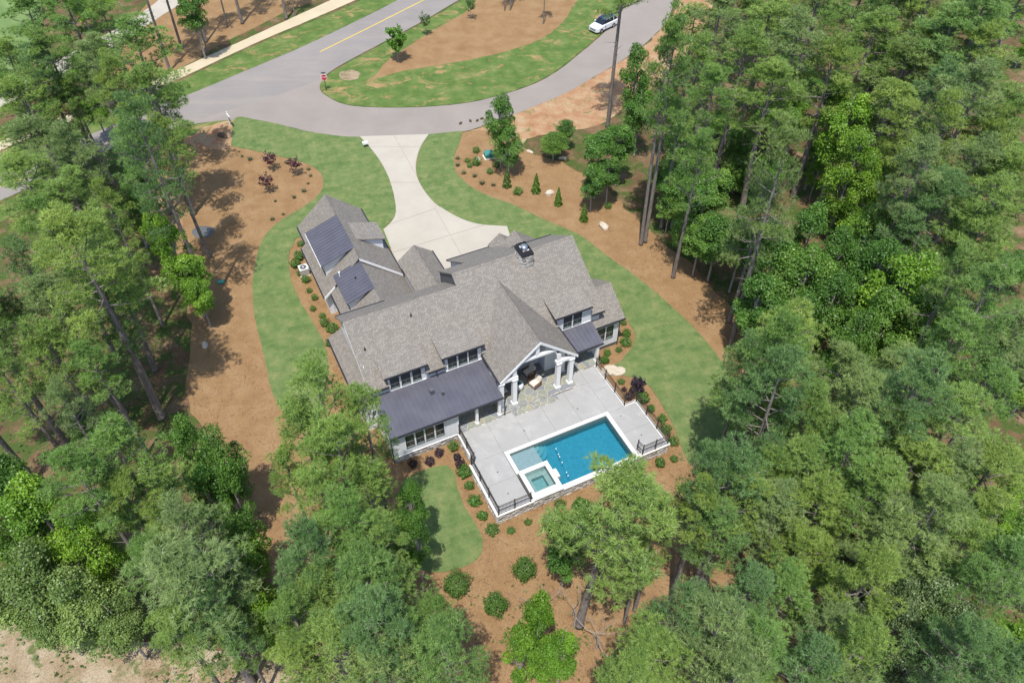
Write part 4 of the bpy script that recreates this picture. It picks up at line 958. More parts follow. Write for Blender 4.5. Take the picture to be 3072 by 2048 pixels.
# right hand forest
for a_ in ((1785,795,75,23),(1715,830,45,21),(1800,880,75,23),(1850,940,60,23),(1930,850,60,23),(1960,925,75,23),(1870,1000,60,22),(2060,850,65,23),(2110,900,80,23),(2050,985,75,23),(1950,1040,80,23),(1840,1070,70,22),(1770,1080,60,22),(1790,1170,70,22),(1880,1150,75,22),(2000,1120,85,23),(2090,1070,75,23),(2190,960,80,24),(2180,1070,65,23),(2265,900,65,24),(2315,1000,70,24),(2270,1090,75,23),(2130,1180,75,22),(2030,1220,80,22),(1930,1240,70,21),(1850,1260,60,21),(1900,1340,75,21),(1810,1350,65,20),(1985,1340,70,21),(2290,1210,70,22),(2210,1250,65,22),(2320,1310,70,22),(2240,1350,60,21),(1820,1450,75,20),(1910,1430,65,20),(1870,1530,75,19),(1970,1480,65,19),(1960,1560,60,19),(2280,1440,80,20),(2320,1530,70,20),(2220,1500,70,19),
           (1600,60,50,25),(1600,140,60,25),(1650,45,60,25),(1700,130,70,25),(1640,220,55,24),(1755,50,70,25),(1830,110,65,25),(1775,215,75,25),(1700,290,65,24),(1770,360,80,24),(1690,410,65,23),(1825,430,55,23),(1750,470,55,22),(1860,270,55,24),(1960,240,75,25),(1915,150,65,25),(1990,80,70,25),(2060,25,65,25),(2085,140,70,25),(2175,85,70,25),(2260,45,65,25),(2325,115,60,25),(2160,205,65,25),(2050,250,60,25),(2240,215,70,25),(2320,265,65,25),(2140,320,70,25),(2060,385,65,24),(2230,375,70,25),(2315,410,70,25),(2150,465,80,24),(2070,530,55,23),(2230,535,70,25),(2315,570,65,25),(2190,645,55,23),(2265,680,70,24),(2325,770,65,24),(2200,790,65,23),(1880,20,60,25),(1980,-30,60,25),(2150,-10,60,25),(2340,0,60,25),(1560,280,45,20),(1600,360,50,21),(1700,-25,60,25),(1800,-35,60,25),(1900,-60,60,25),(2080,-50,60,25),(2220,-45,60,25),(2300,-50,60,25),(2120,95,55,25),(2250,110,55,25),(2310,190,55,25),(2000,160,55,25),(2110,250,55,25),(2270,300,55,25),(2190,290,50,24),(2010,330,45,24),(2110,400,50,24),(2280,480,55,25)): pine(*a_)
# broadleaf trees
for a_ in ((1560,425,46,9,BM),(1610,545,46,8,BL_),(1580,480,40,7,BL_),(1530,400,36,8,BM),(1640,440,50,10,BL_),(1705,560,50,10,BM),(1560,330,36,9,BM),(1750,560,50,10,BL_),(440,25,34,11,BM),(105,1195,70,14,BR),(35,1130,60,13,BM),(195,1245,60,13,BR),(40,1230,60,12,BL_),(100,1330,70,12,BO),(190,1390,70,11,BO),(30,1380,60,10,BO),(270,1430,55,9,BO),(120,1430,50,8,BO),(500,1055,55,12,BM),(535,1125,45,11,BM),(445,1035,45,12,BM),(480,1140,45,11,BM),(400,570,40,12,BR),(430,630,48,9,BR),(365,545,30,11,BR),(455,675,35,7,BR),(560,1260,55,12,BL_),(590,1330,55,12,BL_),(620,1420,45,10,BR),(535,1330,50,11,BL_),(945,1165,36,10,BM),(955,1240,36,10,BM),(920,1220,34,9,BM),(1240,1440,48,13,(.165,.325,.032),4),(1195,1500,44,11,(.160,.315,.032),4),(1290,1505,46,11,(.150,.30,.032),0),(1250,1520,40,9,(.165,.32,.032),2),(1300,1255,55,9,BD),(1335,1200,36,9,BM),(1280,1200,26,6,BM),
           (1272,325,34,4,BL_),(1300,295,22,4.5,BD),(1375,360,44,9,BM),(1362,420,36,6,BM),(1425,330,40,9,BM),(1400,395,34,7,BM),(1900,270,45,15,BR),(1935,310,55,16,BR),(1960,385,55,15,BR),(1985,430,40,13,BR),(1840,655,75,13,BL_),(1770,620,60,12,BM),(1905,700,60,12,BM),(1735,700,55,11,BM),(1830,740,55,11,BM),(2070,680,75,15,BR),(2130,730,65,15,BL_),(2010,640,60,14,BM),(2020,755,60,13,BL_),(2090,790,50,12,BL_),(1960,790,50,12,BM),(1615,470,55,9,BM),(1650,545,55,9,BM),(1590,400,40,8,BL_),(1540,470,30,6,BL_),(1570,530,30,6,BL_),(2295,1180,36,10,BR),(2050,560,45,13,BL_),(1860,540,50,11,BM),(1920,600,50,12,BM),(1990,540,45,12,BL_),(320,430,34,9,BM),(300,480,38,8,BL_),(330,480,30,8,BM),(250,590,40,9,BM),(2110,1395,62,14,BG,3),(2055,1450,55,13,BG,3),(2165,1450,55,13,BG,3),(2110,1510,60,12,BG,3),(2050,1390,45,13,BG,3)):
    broad(*a_)
for ox_, oy_, Ht_, R_, v_ in ((1440,345,14.5,1.9,1),(1456,360,9.5,2.2,0),(1150,388,10.5,1.8,1),(1168,398,7.0,2.1,3)):
    q = ato(ox_, oy_); u_ = topx((q.x, q.y, Ht_*.6)); TREES.append(('broad', q.x, q.y, Ht_, R_, BM, v_, u_[0]/K, u_[1]/K))
# understory in the right hand wood and the corners, where the photograph shows leaves between the trunks
ur = random.Random(9)
for k in range(150):
    if k < 115: ox, oy = ur.uniform(1640,2350), ur.uniform(20,1560)
    else: ox, oy = ur.uniform(0,260), ur.uniform(60,1100)
    if ox < 1760 and oy > 520 and oy < 1000: continue
    if ox < 1820 and oy > 1000 and ur.random() < .7: continue
    q = ato(ox, oy)
    TREES.append(('under', q.x, q.y, ur.uniform(3.5,8), ur.uniform(1.3,2.6), ur.choice([BM,BM,BL_,BR,BO]), ur.randrange(6), ox, oy))
# ---- names: every tree gets the place it stands in and its rank there, read from left to right
def region(kind, ox, oy):
    if oy < 480 and ox < 360: return 'in the woods beyond the main road at top left' if oy < 260 else 'on the near side of the main road at left'
    if oy < 200 and ox < 760: return 'in the brown bed beyond the tan path'
    if oy < 480 and ox < 560: return 'over the left mulch bed by the road'
    if ox < 330 and oy < 960: return 'in the woods along the left edge'
    if ox < 560 and oy < 760: return 'over the left mulch bed by the road'
    if ox < 600 and oy < 1190: return 'in the lower left woods beside the long mulch strip'
    if ox < 640: return 'in the bottom left corner above the dry field'
    if ox < 1120 and oy < 1150: return 'reaching over the left corner of the house'
    if ox < 1120: return 'in the bottom centre clump left of the pool lawn'
    if ox < 1390 and oy > 900 : return 'on the mulch below the pool'
    if ox < 1560 and oy > 900: return 'in front of the pool wall'
    if ox < 1520 and oy < 520: return 'beside the side road above the right lawn'
    if ox < 1780 and oy < 560: return 'at the left edge of the upper right forest'
    if oy < 260: return 'along the top of the upper right forest'
    if oy < 600: return 'in the middle of the upper right forest'
    if ox < 1960 and oy < 1000: return 'right of the lawn behind the house'
    if oy < 1000: return 'at the right edge beyond the lawn'
    if ox < 1800: return 'in the lower right forest next to the terrace corner'
    if oy < 1280: return 'in the middle of the lower right forest'
    return 'in the bottom right corner of the forest'
ORD = ['first','second','third','fourth','fifth','sixth','seventh','eighth','ninth','tenth','eleventh','twelfth','thirteenth','fourteenth','fifteenth','sixteenth','seventeenth','eighteenth','nineteenth','twentieth']
words = {'pine': ('pine_tree','tall pine'), 'broad': ('broadleaf_tree','leafy tree'), 'under': ('understory_shrub','low leafy shrub')}
groups = {}
for t in TREES: groups.setdefault((t[0], region(t[0], t[7], t[8])), []).append(t)
for (kind, reg), L in groups.items():
    L.sort(key=lambda t: t[7])
    for i, (k_, x, y, Ht, R, col, var, ox, oy) in enumerate(L):
        nm, wd = words[kind]
        if kind == 'broad': wd = 'bright green leafy tree' if col[2] < .034 and col[1] > .25 else ('grey-green leafy tree' if col[2] > .1 else 'green leafy tree')
        rank = 'standing alone' if len(L) == 1 else (ORD[i]+' from left' if i < 20 else ORD[min(19, len(L)-1-i)]+' from right')
        label = f'{wd} {reg}, {rank}'
        rot = tr.uniform(0, 6.28)
        if kind == 'pine': inst(nm, PINES[var], (x,y,GZ-.05), (R/R0, R/R0, Ht/H0), rot, col, label, 'tree', 'pines '+reg, tilt=(tr.uniform(-.02,.02), tr.uniform(-.02,.02)))
        else: inst(nm, BROADS[var], (x,y,GZ-.05), (R/R1, R/R1, Ht/H1), rot, col, label, 'tree' if kind == 'broad' else 'shrub', 'leafy '+('trees ' if kind == 'broad' else 'shrubs ')+reg)

# ------------------------------------------------------------------ garden plants
def shrub_variant(seed, n=620, size=(.07,.13), shape=(1,1,.9), stems=5, leafm='leaf'):
    nr = np.random.default_rng(seed); r = random.Random(seed); mb = MB()
    for k in range(stems):
        a = r.uniform(0,6.28); mb.tube([(0,0,0),(math.cos(a)*.12,math.sin(a)*.12,.25),(math.cos(a)*.3,math.sin(a)*.3,.62)], [.02,.014,.005], 4, False)
    u = unit(nr.normal(size=(n,3))); lob = 1+.24*np.sin(u[:,:1]*4.5+seed)*np.cos(u[:,1:2]*5-seed)+.15*np.sin(u[:,2:]*7)
    P_ = u*nr.uniform(.35,1,(n,1))**.4*.5*lob*np.array(shape)+np.array([0,0,.5*shape[2]])
    P_[:,2] = np.maximum(P_[:,2], .03)
    V, F, T = leaves(P_, unit(u+np.array([0,0,.5])), nr.uniform(.25,.75,n), nr, size)
    return mb.mesh('shrub_stems', M['palebark']), np_mesh('shrub_leaves', V, F, M[leafm], T)
SH = [shrub_variant(301), shrub_variant(302,480), shrub_variant(303,560,(.06,.11),(1.1,1.0,.8))]
BIG = shrub_variant(310, 2600, (.035,.06), (1,1,1.15), 3)
def cone_variant(seed):
    nr = np.random.default_rng(seed); mb = MB(); mb.tube([(0,0,0),(0,0,1.6)], [.05,.01], 6)
    n = 2200; z = nr.uniform(.04,1,n)**1.2; a = nr.uniform(0,6.28,n); rr = (1-z)**.8*.44*(1+.2*np.sin(a*5+z*20))*nr.uniform(.6,1.05,n)
    P_ = np.stack([rr*np.cos(a), rr*np.sin(a), z*2.0+.05], 1); V, F, T = leaves(P_, unit(np.stack([np.cos(a), np.sin(a), np.full(n,.7)],1)), nr.uniform(.2,.8,n), nr, (.07,.13))
    return mb.mesh('conifer_stem', M['bark']), np_mesh('conifer_leaves', V, F, M['leaf'], T)
CONE = cone_variant(401)
def tuft_variant(seed):
    nr = np.random.default_rng(seed); n = 90; a = nr.uniform(0,6.28,n); e = nr.uniform(.5,1.35,n); L = nr.uniform(.25,.5,(n,1))
    d = np.stack([np.cos(a)*np.cos(e), np.sin(a)*np.cos(e), np.sin(e)],1); c = np.stack([np.cos(a)*.06, np.sin(a)*.06, np.zeros(n)],1); s_ = unit(np.cross(d, np.array([0,0,1.0])))*.016
    V = np.stack([c-s_, c+s_, c+d*L],1).reshape(-1,3); return np_mesh('grass_blades', V, np.arange(len(V)).reshape(-1,3), M['leaf'], np.repeat(nr.uniform(.3,.7,n),3))
TUFT = tuft_variant(501)
GC = (.095,.215,.034); PC = (.060,.034,.046)
def zz(o, s_, pts): return [(o[0]+x*s_, o[1]+y*s_) for x, y in pts]
def plant_row(pts, d, col, cat, name, fmt, group, meshes=None, sz=None):
    n = len(pts)
    for i, (x, y) in enumerate(pts):
        p = at(x, y+5); s_ = d*tr.uniform(.62,1.3); rank = ORD[i] if n > 1 else 'single'
        me = meshes or tr.choice(SH); h = s_*(sz or 1.0)*tr.uniform(.85,1.1)
        inst(name, me, p, (s_, s_, h), tr.uniform(0,6.28), tuple(c*tr.uniform(.9,1.12) for c in col), fmt.format(rank), cat, group, ('stem','leaves'))
plant_row(zz((850,550),.2764,[(195,655),(175,805),(140,885),(180,975),(250,1050),(285,1160),(345,1240),(325,1360),(425,1435),(455,1520)])+[(998,988),(990,1031)], .95, GC, 'shrub','garden_shrub','round green shrub along the left house wall, {} from the far end','shrubs along the left wall')
plant_row([(1360,1341),(1393,1420),(1408,1456),(1424,1503),(1447,1547),(1476,1589),(1533,1589),(1584,1564),(1648,1558),(1680,1513)], .95, GC,'shrub','garden_shrub','round green shrub below the terrace wall, {} counting from the house','shrubs round the terrace wall')
plant_row([(1239,1392),(1289,1385),(1317,1359),(1372,1372),(1382,1394)], .75, PC,'shrub','purple_shrub','small dark purple shrub in the bed left of the terrace, {} from left','purple shrubs left of the terrace')
plant_row(zz((1450,880),.287,[(1465,305),(1495,420),(1485,515),(1415,585),(1295,620),(1265,700)]), .95, GC,'shrub','garden_shrub','round green shrub in the bed round the right wing, {} from the top','shrubs round the right wing')
plant_row(zz((1450,880),.287,[(1440,920),(1660,1110),(1750,1210),(1865,1310),(1890,1430),(1980,1550)])+[(2021,1376),(1979,1390)], .95, GC,'shrub','garden_shrub','round green shrub outside the right terrace railing, {} from the top','shrubs outside the right railing')
plant_row(zz((1450,880),.287,[(1470,1000),(1520,1080)]), .75, PC,'shrub','purple_shrub','small dark purple shrub outside the right terrace railing, {} from the top','purple shrubs outside the right railing')
plant_row(zz((1300,350),.34014,[(650,605),(905,655),(1100,765),(1325,905)]), 1.15, (.115,.205,.030),'conifer','cone_conifer','narrow bright green cone conifer in the right mulch bed, {} from left','cone conifers in the right bed',CONE,1.05)
plant_row(zz((1300,350),.34014,[(300,385),(320,430),(380,300),(380,410),(500,485),(745,665),(1540,790),(560,430)]), 1.1, GC,'shrub','garden_shrub','small green shrub round the green transformer box, {} of the cluster','shrubs near the transformer')
plant_row(zz((1300,350),.34014,[(215,360),(215,420),(270,490),(365,515),(430,580),(530,595)]), 1.2, (.13,.17,.085),'grass tuft','grass_tuft','pale grey-green grass tuft at the tip of the right bed, {} from left','grass tufts in the right bed',(TUFT,))
plant_row(zz((780,450),.1674,[(115,145),(475,215),(870,330),(910,445),(865,580),(790,720),(610,830)])+[(727,466),(751,476),(826,600),(818,655),(850,640)], 1.1, (.11,.15,.075),'grass tuft','grass_tuft','pale grey-green grass tuft in the left mulch bed, {} of the scattered row','grass tufts in the left bed',(TUFT,))
for i, (bx_, by_, s_) in enumerate(((1205,1318,1.75),(1137,1400,1.75),(1050,1355,1.95))):
    inst('clipped_shrub', BIG, ato(bx_,by_), (s_,s_,s_*.95), i*1.7, ((.085,.185,.028),(.085,.185,.028),(.10,.20,.035))[i], ('big egg-shaped green shrub alone on the mulch, nearest the pool lawn','big egg-shaped green shrub on the mulch, lower of the lone pair','big round pale green shrub at the tip of the pool lawn')[i], 'shrub', 'big shrubs below the pool', ('stem','leaves'))
# purple leaved young trees and saplings
def sapling_variant(seed, n, size):
    nr = np.random.default_rng(seed); r = random.Random(seed); mb = MB(); mb.tube([(0,0,0),(.02,0,.9),(0,.02,2.4)], [.035,.028,.008], 6); cs = []; us = []
    for k in range(16):
        a = k*2.4; h = r.uniform(.9,2.2); L = r.uniform(.5,.95)*(1.15-abs(h-1.4)*.4); e = Vector((math.cos(a)*L, math.sin(a)*L, h+L*.55)); mb.tube([(0,0,h-.1), tuple(e)], [.014,.004], 4, False)
        m = n//16; f = nr.uniform(.3,1.05,(m,1)); c = np.array([[0,0,h-.1]])*(1-f)+np.array([tuple(e)])*f; cs.append(c+nr.normal(size=(m,3))*.1); us.append(nr.normal(size=(m,3))*.5+np.array([0,0,.8]))
    P_ = np.concatenate(cs); V, F, T = leaves(P_, unit(np.concatenate(us)), nr.uniform(.2,.8,len(P_)), nr, size)
    return mb.mesh('sapling_stem', M['palebark']), np_mesh('sapling_leaves', V, F, M['leaf'], T)
SAP = sapling_variant(601, 620, (.09,.16)); SAPD = sapling_variant(602, 1500, (.10,.18))
for (x, y), lb in zip(((817,512),(890,527),(806,578)), ('far left of the three','right hand one of the three','nearest of the three')):
    inst('purple_tree', SAP, at(x,y), (1.0,1.0,.95), tr.uniform(0,6), (.085,.022,.040), 'young purple-leaved tree in the left mulch bed, '+lb, 'tree', 'young purple trees in the left bed', ('trunk','crown'))
inst('purple_tree', SAPD, at(1909,1188), (.85,.85,.9), 1.2, (.052,.036,.050), 'dark purple bushy tree at the right notch of the railing', 'tree', None, ('trunk','crown'))
inst('island_tree', SAPD, at(1195,186), (1.75,1.75,1.95), .3, (.10,.24,.022), 'young bright green round tree on the road island bed', 'tree', None, ('trunk','crown'))
for (x, y), lb in zip(((1278,108),(1413,60)), ('nearer the round tree','farther up the road')):
    inst('sapling', SAP, at(x,y), (1.0,1.0,1.35), tr.uniform(0,6), (.07,.15,.03), 'thin green sapling on the road island, '+lb, 'tree', 'saplings on the island', ('trunk','crown'))
for (x, y), lb, s_ in (((1531,31),'thick one',.62),((1514,34),'thin one',.42),((1630,73),'lone thin one with its own shadow',.45)):
    inst('pine_tree', PINES[4], at(x,y), (s_*.75,s_*.75,s_*.95), tr.uniform(0,6), PCOL[1], 'slender pine trunk on the brown island bed, '+lb, 'tree', 'slender pines on the island')
q_ = ato(1330,1434)
inst('pine_tree', PINES[7], (q_.x,q_.y,GZ-.05), (4.3/R0, 4.3/R0, 18.0/H0), 0.0, (.195,.300,.062), 'big leaning pine in front of the pool wall with its foot on the mulch', 'tree', None, tilt=(-.02,.12))
# bare pinkish branches at the bottom centre
def bare(seed):
    r = random.Random(seed); mb = MB()
    def grow(p, d, L, rad, k):
        q = p+d*L; mb.tube([p, p.lerp(q,.5)+Vector((r.uniform(-1,1),r.uniform(-1,1),0))*L*.06, q], [rad, rad*.8, rad*.55], 4, False)
        if k == 0: return
        for i in range(r.choice((2,3,3))):
            e = (d+Vector((r.gauss(0,.55), r.gauss(0,.55), r.gauss(.1,.3)))).normalized(); grow(q, e, L*r.uniform(.6,.82), rad*.55, k-1)
    grow(Vector((0,0,0)), Vector((0,0,1)), 1.7, .09, 5); return mb.mesh('bare_branches', M['palebark'])
BARE = bare(71)
for (x, y), s_, lb in (((1320,1440),1.0,'beside the pine trunk'),((1370,1490),.8,'to the right of the pine foot'),((1255,1400),.7,'above the bright green tree')):
    o = linkobj('bare_shrub', BARE, None); o.location = ato(x,y); o.scale = (s_,s_,s_); o.rotation_euler = (0,0,x)
    tag(o, 'leafless pale branching shrub below the pool, '+lb, 'shrub', 'leafless shrubs')
# loose ground cover and twigs in the woods: nobody could count it
gr = np.random.default_rng(44); pts = []
while len(pts) < 5200:
    ox, oy = gr.uniform(-60,2420), gr.uniform(-60,1640)
    if (400 < ox < 1780 and 250 < oy < 1180) or (640 < ox < 1700 and oy < 1350) or (330 < ox < 1600 and oy < 330): continue
    p = ato(ox, oy); c = gr.integers(4,14)
    for k in range(c): pts.append((p.x+gr.normal()*.7, p.y+gr.normal()*.7, GZ+.05+abs(gr.normal())*.12))
P_ = np.array(pts); V, F, T = leaves(P_, np.tile(np.array([[0,0,1.0]]),(len(P_),1)), gr.uniform(.2,.8,len(P_)), gr, (.12,.30))
o = linkobj('ground_cover', np_mesh('ground_cover', V, F, M['leaf'], T)); o.color = (.10,.165,.035,1); tag(o, 'scattered low green weeds on the woodland floor', 'weeds', kind='stuff')

lr_ = np.random.default_rng(12); n_ = 26000
ox_, oy_ = lr_.uniform(330,1800,n_), lr_.uniform(290,1600,n_)
P_ = np.array([tuple(ato(x, y, GZ+.016)) for x, y in zip(ox_, oy_)])
d_ = unit(np.stack([lr_.normal(size=n_), lr_.normal(size=n_), lr_.uniform(0,.12,n_)],1)); s_ = np.stack([-d_[:,1], d_[:,0], np.zeros(n_)],1)*lr_.uniform(.01,.035,(n_,1)); L_ = lr_.uniform(.06,.24,(n_,1))
V = np.stack([P_-d_*L_-s_, P_-d_*L_+s_, P_+d_*L_+s_*.5, P_+d_*L_-s_*.5],1).reshape(-1,3)
o = linkobj('pine_litter', np_mesh('pine_litter', V, np.arange(len(V)).reshape(-1,4), M['leaf'], np.repeat(lr_.uniform(0,1,n_),4))); o.color = (.27,.165,.092,1); tag(o, 'loose pine straw and twigs strewn over the beds', 'litter', kind='stuff')
# ------------------------------------------------------------------ stones, boxes, signs
def rock(name, p, s_, seed, m, label, cat, group=None):
    r = random.Random(seed); bm = bmesh.new(); bmesh.ops.create_icosphere(bm, subdivisions=2, radius=1)
    for v in bm.verts:
        k = 1+r.uniform(-.16,.16); v.co = Vector((v.co.x*s_[0]*k, v.co.y*s_[1]*k, max(v.co.z, -.35)*s_[2]*k))
    me = bpy.data.meshes.new(name); bm.to_mesh(me); bm.free(); o = linkobj(name, me, None, m); o.location = p; o.rotation_euler.z = r.uniform(0,3); tag(o, label, cat, group); return o
rock('boulder', at(1648,582)+Vector((0,0,.1)), (.58,.4,.35), 1, M['boulder'], 'pale rounded boulder between two cone conifers in the right bed', 'boulder')
b2 = rock('boulder', at(1811,680)+Vector((0,0,.1)), (.75,.42,.32), 2, M['boulder'], 'long pale boulder near the shade at the right bed edge', 'boulder'); b2.rotation_euler.z = -1.0
for k, (x, y, s_) in enumerate(((1830,1112,.85),(1856,1116,.7))):
    q = h_of(at(x,y)); r = random.Random(k+4); poly = [Vector((q.x+s_*math.cos(t)*r.uniform(.85,1.1), q.y+.75*s_*math.sin(t)*r.uniform(.85,1.1))) for t in np.linspace(0,6.28,9)[:-1]]
    o = MB().prism([(v.x-q.x, v.y-q.y, .16-k*.03) for v in poly], (0,0,-.16)).build('step_slab', M['boulder']); o.location = hw(q.x,q.y,GZ+.02); o.rotation_euler.z = HR
    tag(o, 'flat pale stone slab outside the railing, '+('next to the railing' if k == 0 else 'touching the lawn'), 'stone slab', 'stone slabs by the railing')
for k, (x, y) in enumerate(((1382,372),(1411,365),(1432,364),(1446,358),(1462,357))):
    rock('dirt_clod', at(x,y)+Vector((0,0,.08)), (.28,.16,.22), 30+k, M['clod'], f'small dark clod on the side road edge, {ORD[k]} from left', 'clod', 'clods along the side road edge')
for k, (x, y, lb) in enumerate(((1590,455,'near the bush above the right bed'),(1688,475,'lower of the pair by the bush'),(614,1035,'on the left mulch strip'),(1435,478,'beside the small shrubs'))):
    rock('pale_stone', at(x,y), (.5,.28,.15), 50+k, M['boulder'], 'flat pale stone '+lb, 'stone')
tb = empty('transformer', at(1466,472), .35, 'teal green transformer box on a pale pad in the right bed', 'utility box')
MB().box(-.65,.65,-.55,.55,0,.12).build('pad', M['pad'], tb); MB().prism([(-.5,-.42,.12),(.5,-.42,.12),(.5,-.42,.62),(-.5,-.42,.62)], (0,.8,0)).build('cabinet', M['utility'], tb); MB().prism([(-.53,-.46,.62),(.53,-.46,.62),(.53,.42,.75),(-.53,.42,.75)], (0,0,-.05)).build('lid', M['utility'], tb)
for k, (x, y, c_) in enumerate(((1506,484,'white'),(1517,482,'planter'))):
    u_ = empty('utility_pedestal', at(x,y), .2*k, ('left' if k == 0 else 'right')+' one of two slim pale utility pedestals under the roadside tree', 'utility box', 'pedestals under the tree')
    MB().box(-.14,.14,-.12,.12,0,.8).build('post', M[c_], u_); MB().prism([(-.17,-.15,.86),(.17,-.15,.86),(.17,.15,.9),(-.17,.15,.9)], (0,0,-.08)).build('hood', M['actop'], u_)
vb = empty('valve_box', ato(508,648), .2, 'green rectangular valve box lid in the left mulch strip', 'valve box')
MB().box(-.36,.36,-.26,.26,-.02,.1).build('rim', M['utility'], vb); MB().box(-.31,.31,-.21,.21,.1,.115).build('lid', M['valve'], vb)
bt = empty('tarp', at(610,695), 0, 'blue-grey tarp lying on the ground behind the leaning pine trunks', 'tarp')
r = random.Random(8); mb = MB(); poly = [(math.cos(t)*1.5*r.uniform(.8,1.1), math.sin(t)*1.1*r.uniform(.8,1.1)) for t in np.linspace(0,6.28,14)[:-1]]
for i in range(13):
    a, b = poly[i], poly[(i+1)%13]; mb.face([(0,0,.22),(a[0]*.6,a[1]*.6,.2+r.uniform(-.05,.05)),(b[0]*.6,b[1]*.6,.2)]); mb.face([(a[0]*.6,a[1]*.6,.2),(*a,.02),(*b,.02),(b[0]*.6,b[1]*.6,.2)])
mb.build('sheet', M['bluegrey'], bt)
pk = empty('path_marker', at(1097,441), .4, 'small white box on a short dark post where the drive meets the lawn', 'marker')
MB().box(-.3,.3,-.2,.2,.45,.72).build('box', M['signwhite'], pk); MB().box(.05,.13,-.05,.05,0,.45).build('post', M['black'], pk)
# stop sign
def text(name, body, size, m, parent, loc, rot):
    cu = bpy.data.curves.new(name, 'FONT'); cu.body = body; cu.size = size; cu.align_x = 'CENTER'; cu.align_y = 'CENTER'; cu.extrude = .004
    o = bpy.data.objects.new(name, cu); C.objects.link(o); dg = bpy.context.evaluated_depsgraph_get()
    me = bpy.data.meshes.new_from_object(o.evaluated_get(dg)); bpy.data.objects.remove(o); me.materials.clear(); me.materials.append(m)
    q = linkobj(name, me, parent); q.location = loc; q.rotation_euler = rot; return q
sg = empty('stop_sign', at(979,271), 0.12, 'red octagonal stop sign with white border at the tip of the island', 'sign')
MB().box(-.045,.045,-.045,.045,0,2.55).build('post', M['clod'], sg); MB().box(-.3,.3,-.01,.01,2.42,2.62).build('name_blade', M['bluegrey'], sg)
oc = lambda R_: [(R_*math.cos(math.pi/8+k*math.pi/4), R_*math.sin(math.pi/8+k*math.pi/4)) for k in range(8)]
MB().prism([(x,-.075,1.9+z) for x, z in oc(.46)], (0,.02,0)).build('border', M['signwhite'], sg); MB().prism([(x,-.085,1.9+z) for x, z in oc(.41)], (0,.008,0)).build('face', M['red'], sg)
text('lettering', 'STOP', .30, M['signwhite'], sg, (0,-.09,1.9), (math.pi/2,0,0))
fs = empty('yard_sign', at(690,375), -1.0, 'white post yard sign with dark green panel beside the lower road verge', 'sign')
MB().box(-.05,.05,-.05,.05,0,1.9).build('post', M['signwhite'], fs); MB().box(0,1.0,-.04,.04,1.55,1.64).build('arm', M['signwhite'], fs); MB().box(.12,.95,-.02,.02,.75,1.5).build('panel', M['green'], fs)
for z in (1.25,1.08): MB().box(.25,.8,-.028,-.021,z,z+.07).build('print', M['signwhite'], fs)
pile = rock('dirt_heap', at(668,407), (.9,.45,.3), 81, M['clod'], 'small heap of dark bark on the clay by the lawn corner', 'heap')

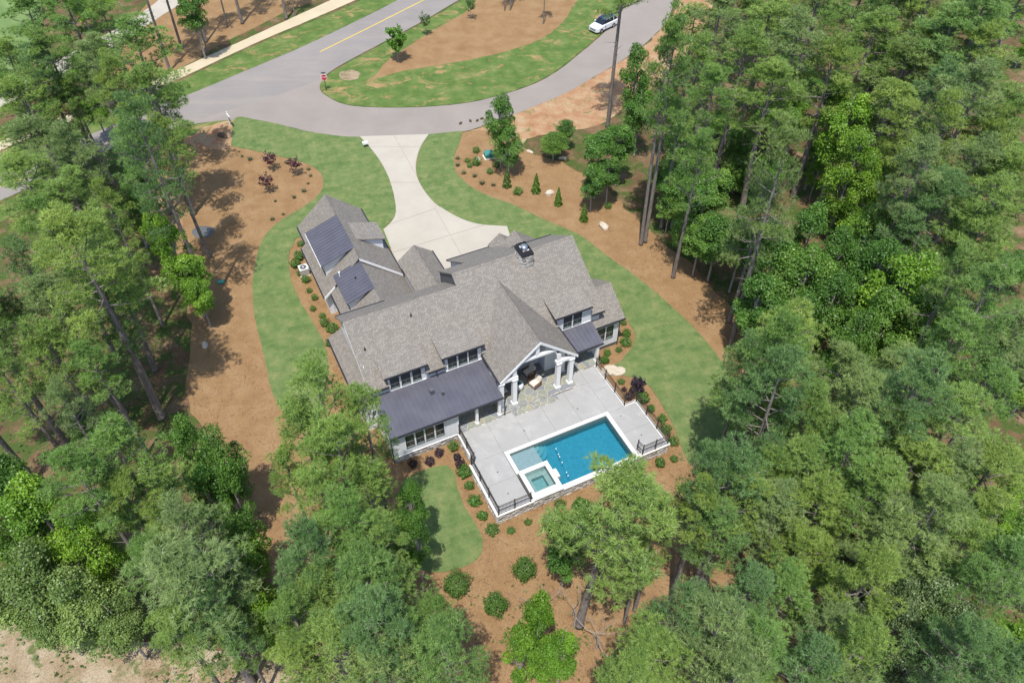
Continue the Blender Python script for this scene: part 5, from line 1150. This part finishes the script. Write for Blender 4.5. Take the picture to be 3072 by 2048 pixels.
# ------------------------------------------------------------------ the parked car
def car():
    f = at(1781,95); b = at(1833,70); d = (Vector((b.x-f.x, b.y-f.y, 0))).normalized(); ang = math.atan2(d.y, d.x)
    r = empty('parked_car', at(1809,86), ang, 'white sport utility car with dark blue roof parked on the grass by the side road', 'car')
    # local +x is the tail, front at -x
    def loft(name, secs, m, smooth=True):
        mb = MB(); n = len(secs[0])
        for s_ in secs: mb.v += s_
        for i in range(len(secs)-1):
            for k in range(n): mb.f.append([i*n+k, i*n+(k+1)%n, (i+1)*n+(k+1)%n, (i+1)*n+k]); mb.mi.append(0)
        mb.f.append([k for k in reversed(range(n))]); mb.f.append([(len(secs)-1)*n+k for k in range(n)]); mb.mi += [0,0]
        return mb.build(name, m, r, smooth=smooth)
    def sec(x, w, z0, z1, bev=.12): return [(x,-w+bev,z0),(x,w-bev,z0),(x,w,z0+bev),(x,w,z1-bev*.9),(x,w-bev,z1),(x,-w+bev,z1),(x,-w,z1-bev*.9),(x,-w,z0+bev)]
    body = loft('body', [sec(-2.36,.72,.34,.78),sec(-2.28,.84,.28,.92),sec(-1.9,.92,.24,1.0),sec(-1.1,.94,.22,1.10),sec(-.85,.945,.22,1.13),sec(1.7,.945,.24,1.16),sec(2.15,.92,.30,1.16),sec(2.32,.84,.36,1.05)], M['carpaint'], False)
    cab = lambda x, w0, w1, z0, z1: [(x,-w0,z0),(x,w0,z0),(x,w1,z1),(x,-w1,z1)]
    g_ = MB(); S = [[(-1.15,-.80,1.09),(-1.15,.80,1.09),(-1.1,.80,1.10),(-1.1,-.80,1.10)], [(-.35,-.84,1.1),(-.35,.84,1.1),(-.35,.70,1.64),(-.35,-.70,1.64)], [(1.5,-.86,1.12),(1.5,.86,1.12),(1.5,.70,1.66),(1.5,-.70,1.66)], [(2.2,-.84,1.12),(2.2,.84,1.12),(1.95,.70,1.5),(1.95,-.70,1.5)]]
    for s_ in S: g_.v += s_
    for i in range(3):
        for k in range(4): g_.f.append([i*4+k, i*4+(k+1)%4, (i+1)*4+(k+1)%4, (i+1)*4+k]); g_.mi.append(0)
    g_.f += [[3,2,1,0],[12,13,14,15]]; g_.mi += [0,0]; g_.build('windows', M['cglass'], r)
    MB().prism([(-.45,-.70,1.655),(-.45,.70,1.655),(.4,.72,1.70),(1.55,.71,1.68),(2.0,.66,1.58),(2.0,-.66,1.58),(1.55,-.71,1.68),(.4,-.72,1.70)], (0,0,-.03)).build('roof', M['carblue'], r)
    for y in (-.74,.74):
        MB().tube([(-.35,y,1.66),(.5,y,1.72),(1.8,y*.97,1.66)], .022, 5).build('roof_rail', M['chrome'], r)
        for x0, x1 in ((-.42,-.34),(.42,.50),(1.28,1.36)): MB().prism([(x0,y*1.14,1.12),(x1,y*1.14,1.12),(x1+.08,y*.955,1.64),(x0+.08,y*.955,1.64)], (0,(.02 if y > 0 else -.02),0)).build('pillar', M['carpaint'] if x0 > 1 else M['black'], r)
        mm = MB().box(-.78,-.58,min(y*1.32,y*1.52),max(y*1.32,y*1.52),1.06,1.22).build('mirror', M['carpaint'], r)
        MB().box(-2.33,-2.12,min(y*.72,y*1.08),max(y*.72,y*1.08),.62,.8).build('headlight', M['lens'], r)
        MB().box(-2.38,-2.3,min(y*.55,y*.98),max(y*.55,y*.98),.86,.9).build('running_light', M['lens'], r)
        MB().box(2.22,2.34,min(y*.7,y*1.12),max(y*.7,y*1.12),.85,1.02).build('tail_light', M['red'], r)
        for x in (-1.42,1.3):
            wv = MB(); 
            wv.v = []; n = 18
            wh = MB().lathe([(.24,-.11),(.36,-.11),(.37,-.06),(.37,.06),(.36,.11),(.24,.11)], n).build('wheel', M['tyre'], r, smooth=False); wh.location = (x, y*1.17, .37); wh.rotation_euler = (math.pi/2,0,0)
            MB().lathe([(.23,-.125),(.23,.125)], n).build('rim', M['rim'], wh)
        MB().box(-1.0,.95,min(y*1.26,y*1.285),max(y*1.26,y*1.285),.30,.42).build('sill_trim', M['bluegrey'], r)
    MB().prism([(-2.375,-.5,.56),(-2.375,.5,.56),(-2.345,.58,.84),(-2.345,-.58,.84)], (.05,0,0)).build('grille', M['black'], r)
    MB().box(-2.40,-2.33,-.55,.55,.36,.44).build('skid_plate', M['chrome'], r)
    MB().lathe([(.07,0),(.07,.02)], 8).build('badge', M['chrome'], r).matrix_local = Matrix.Translation((-2.40,0,.72)) @ Matrix.Rotation(math.pi/2,4,'Y')
car()
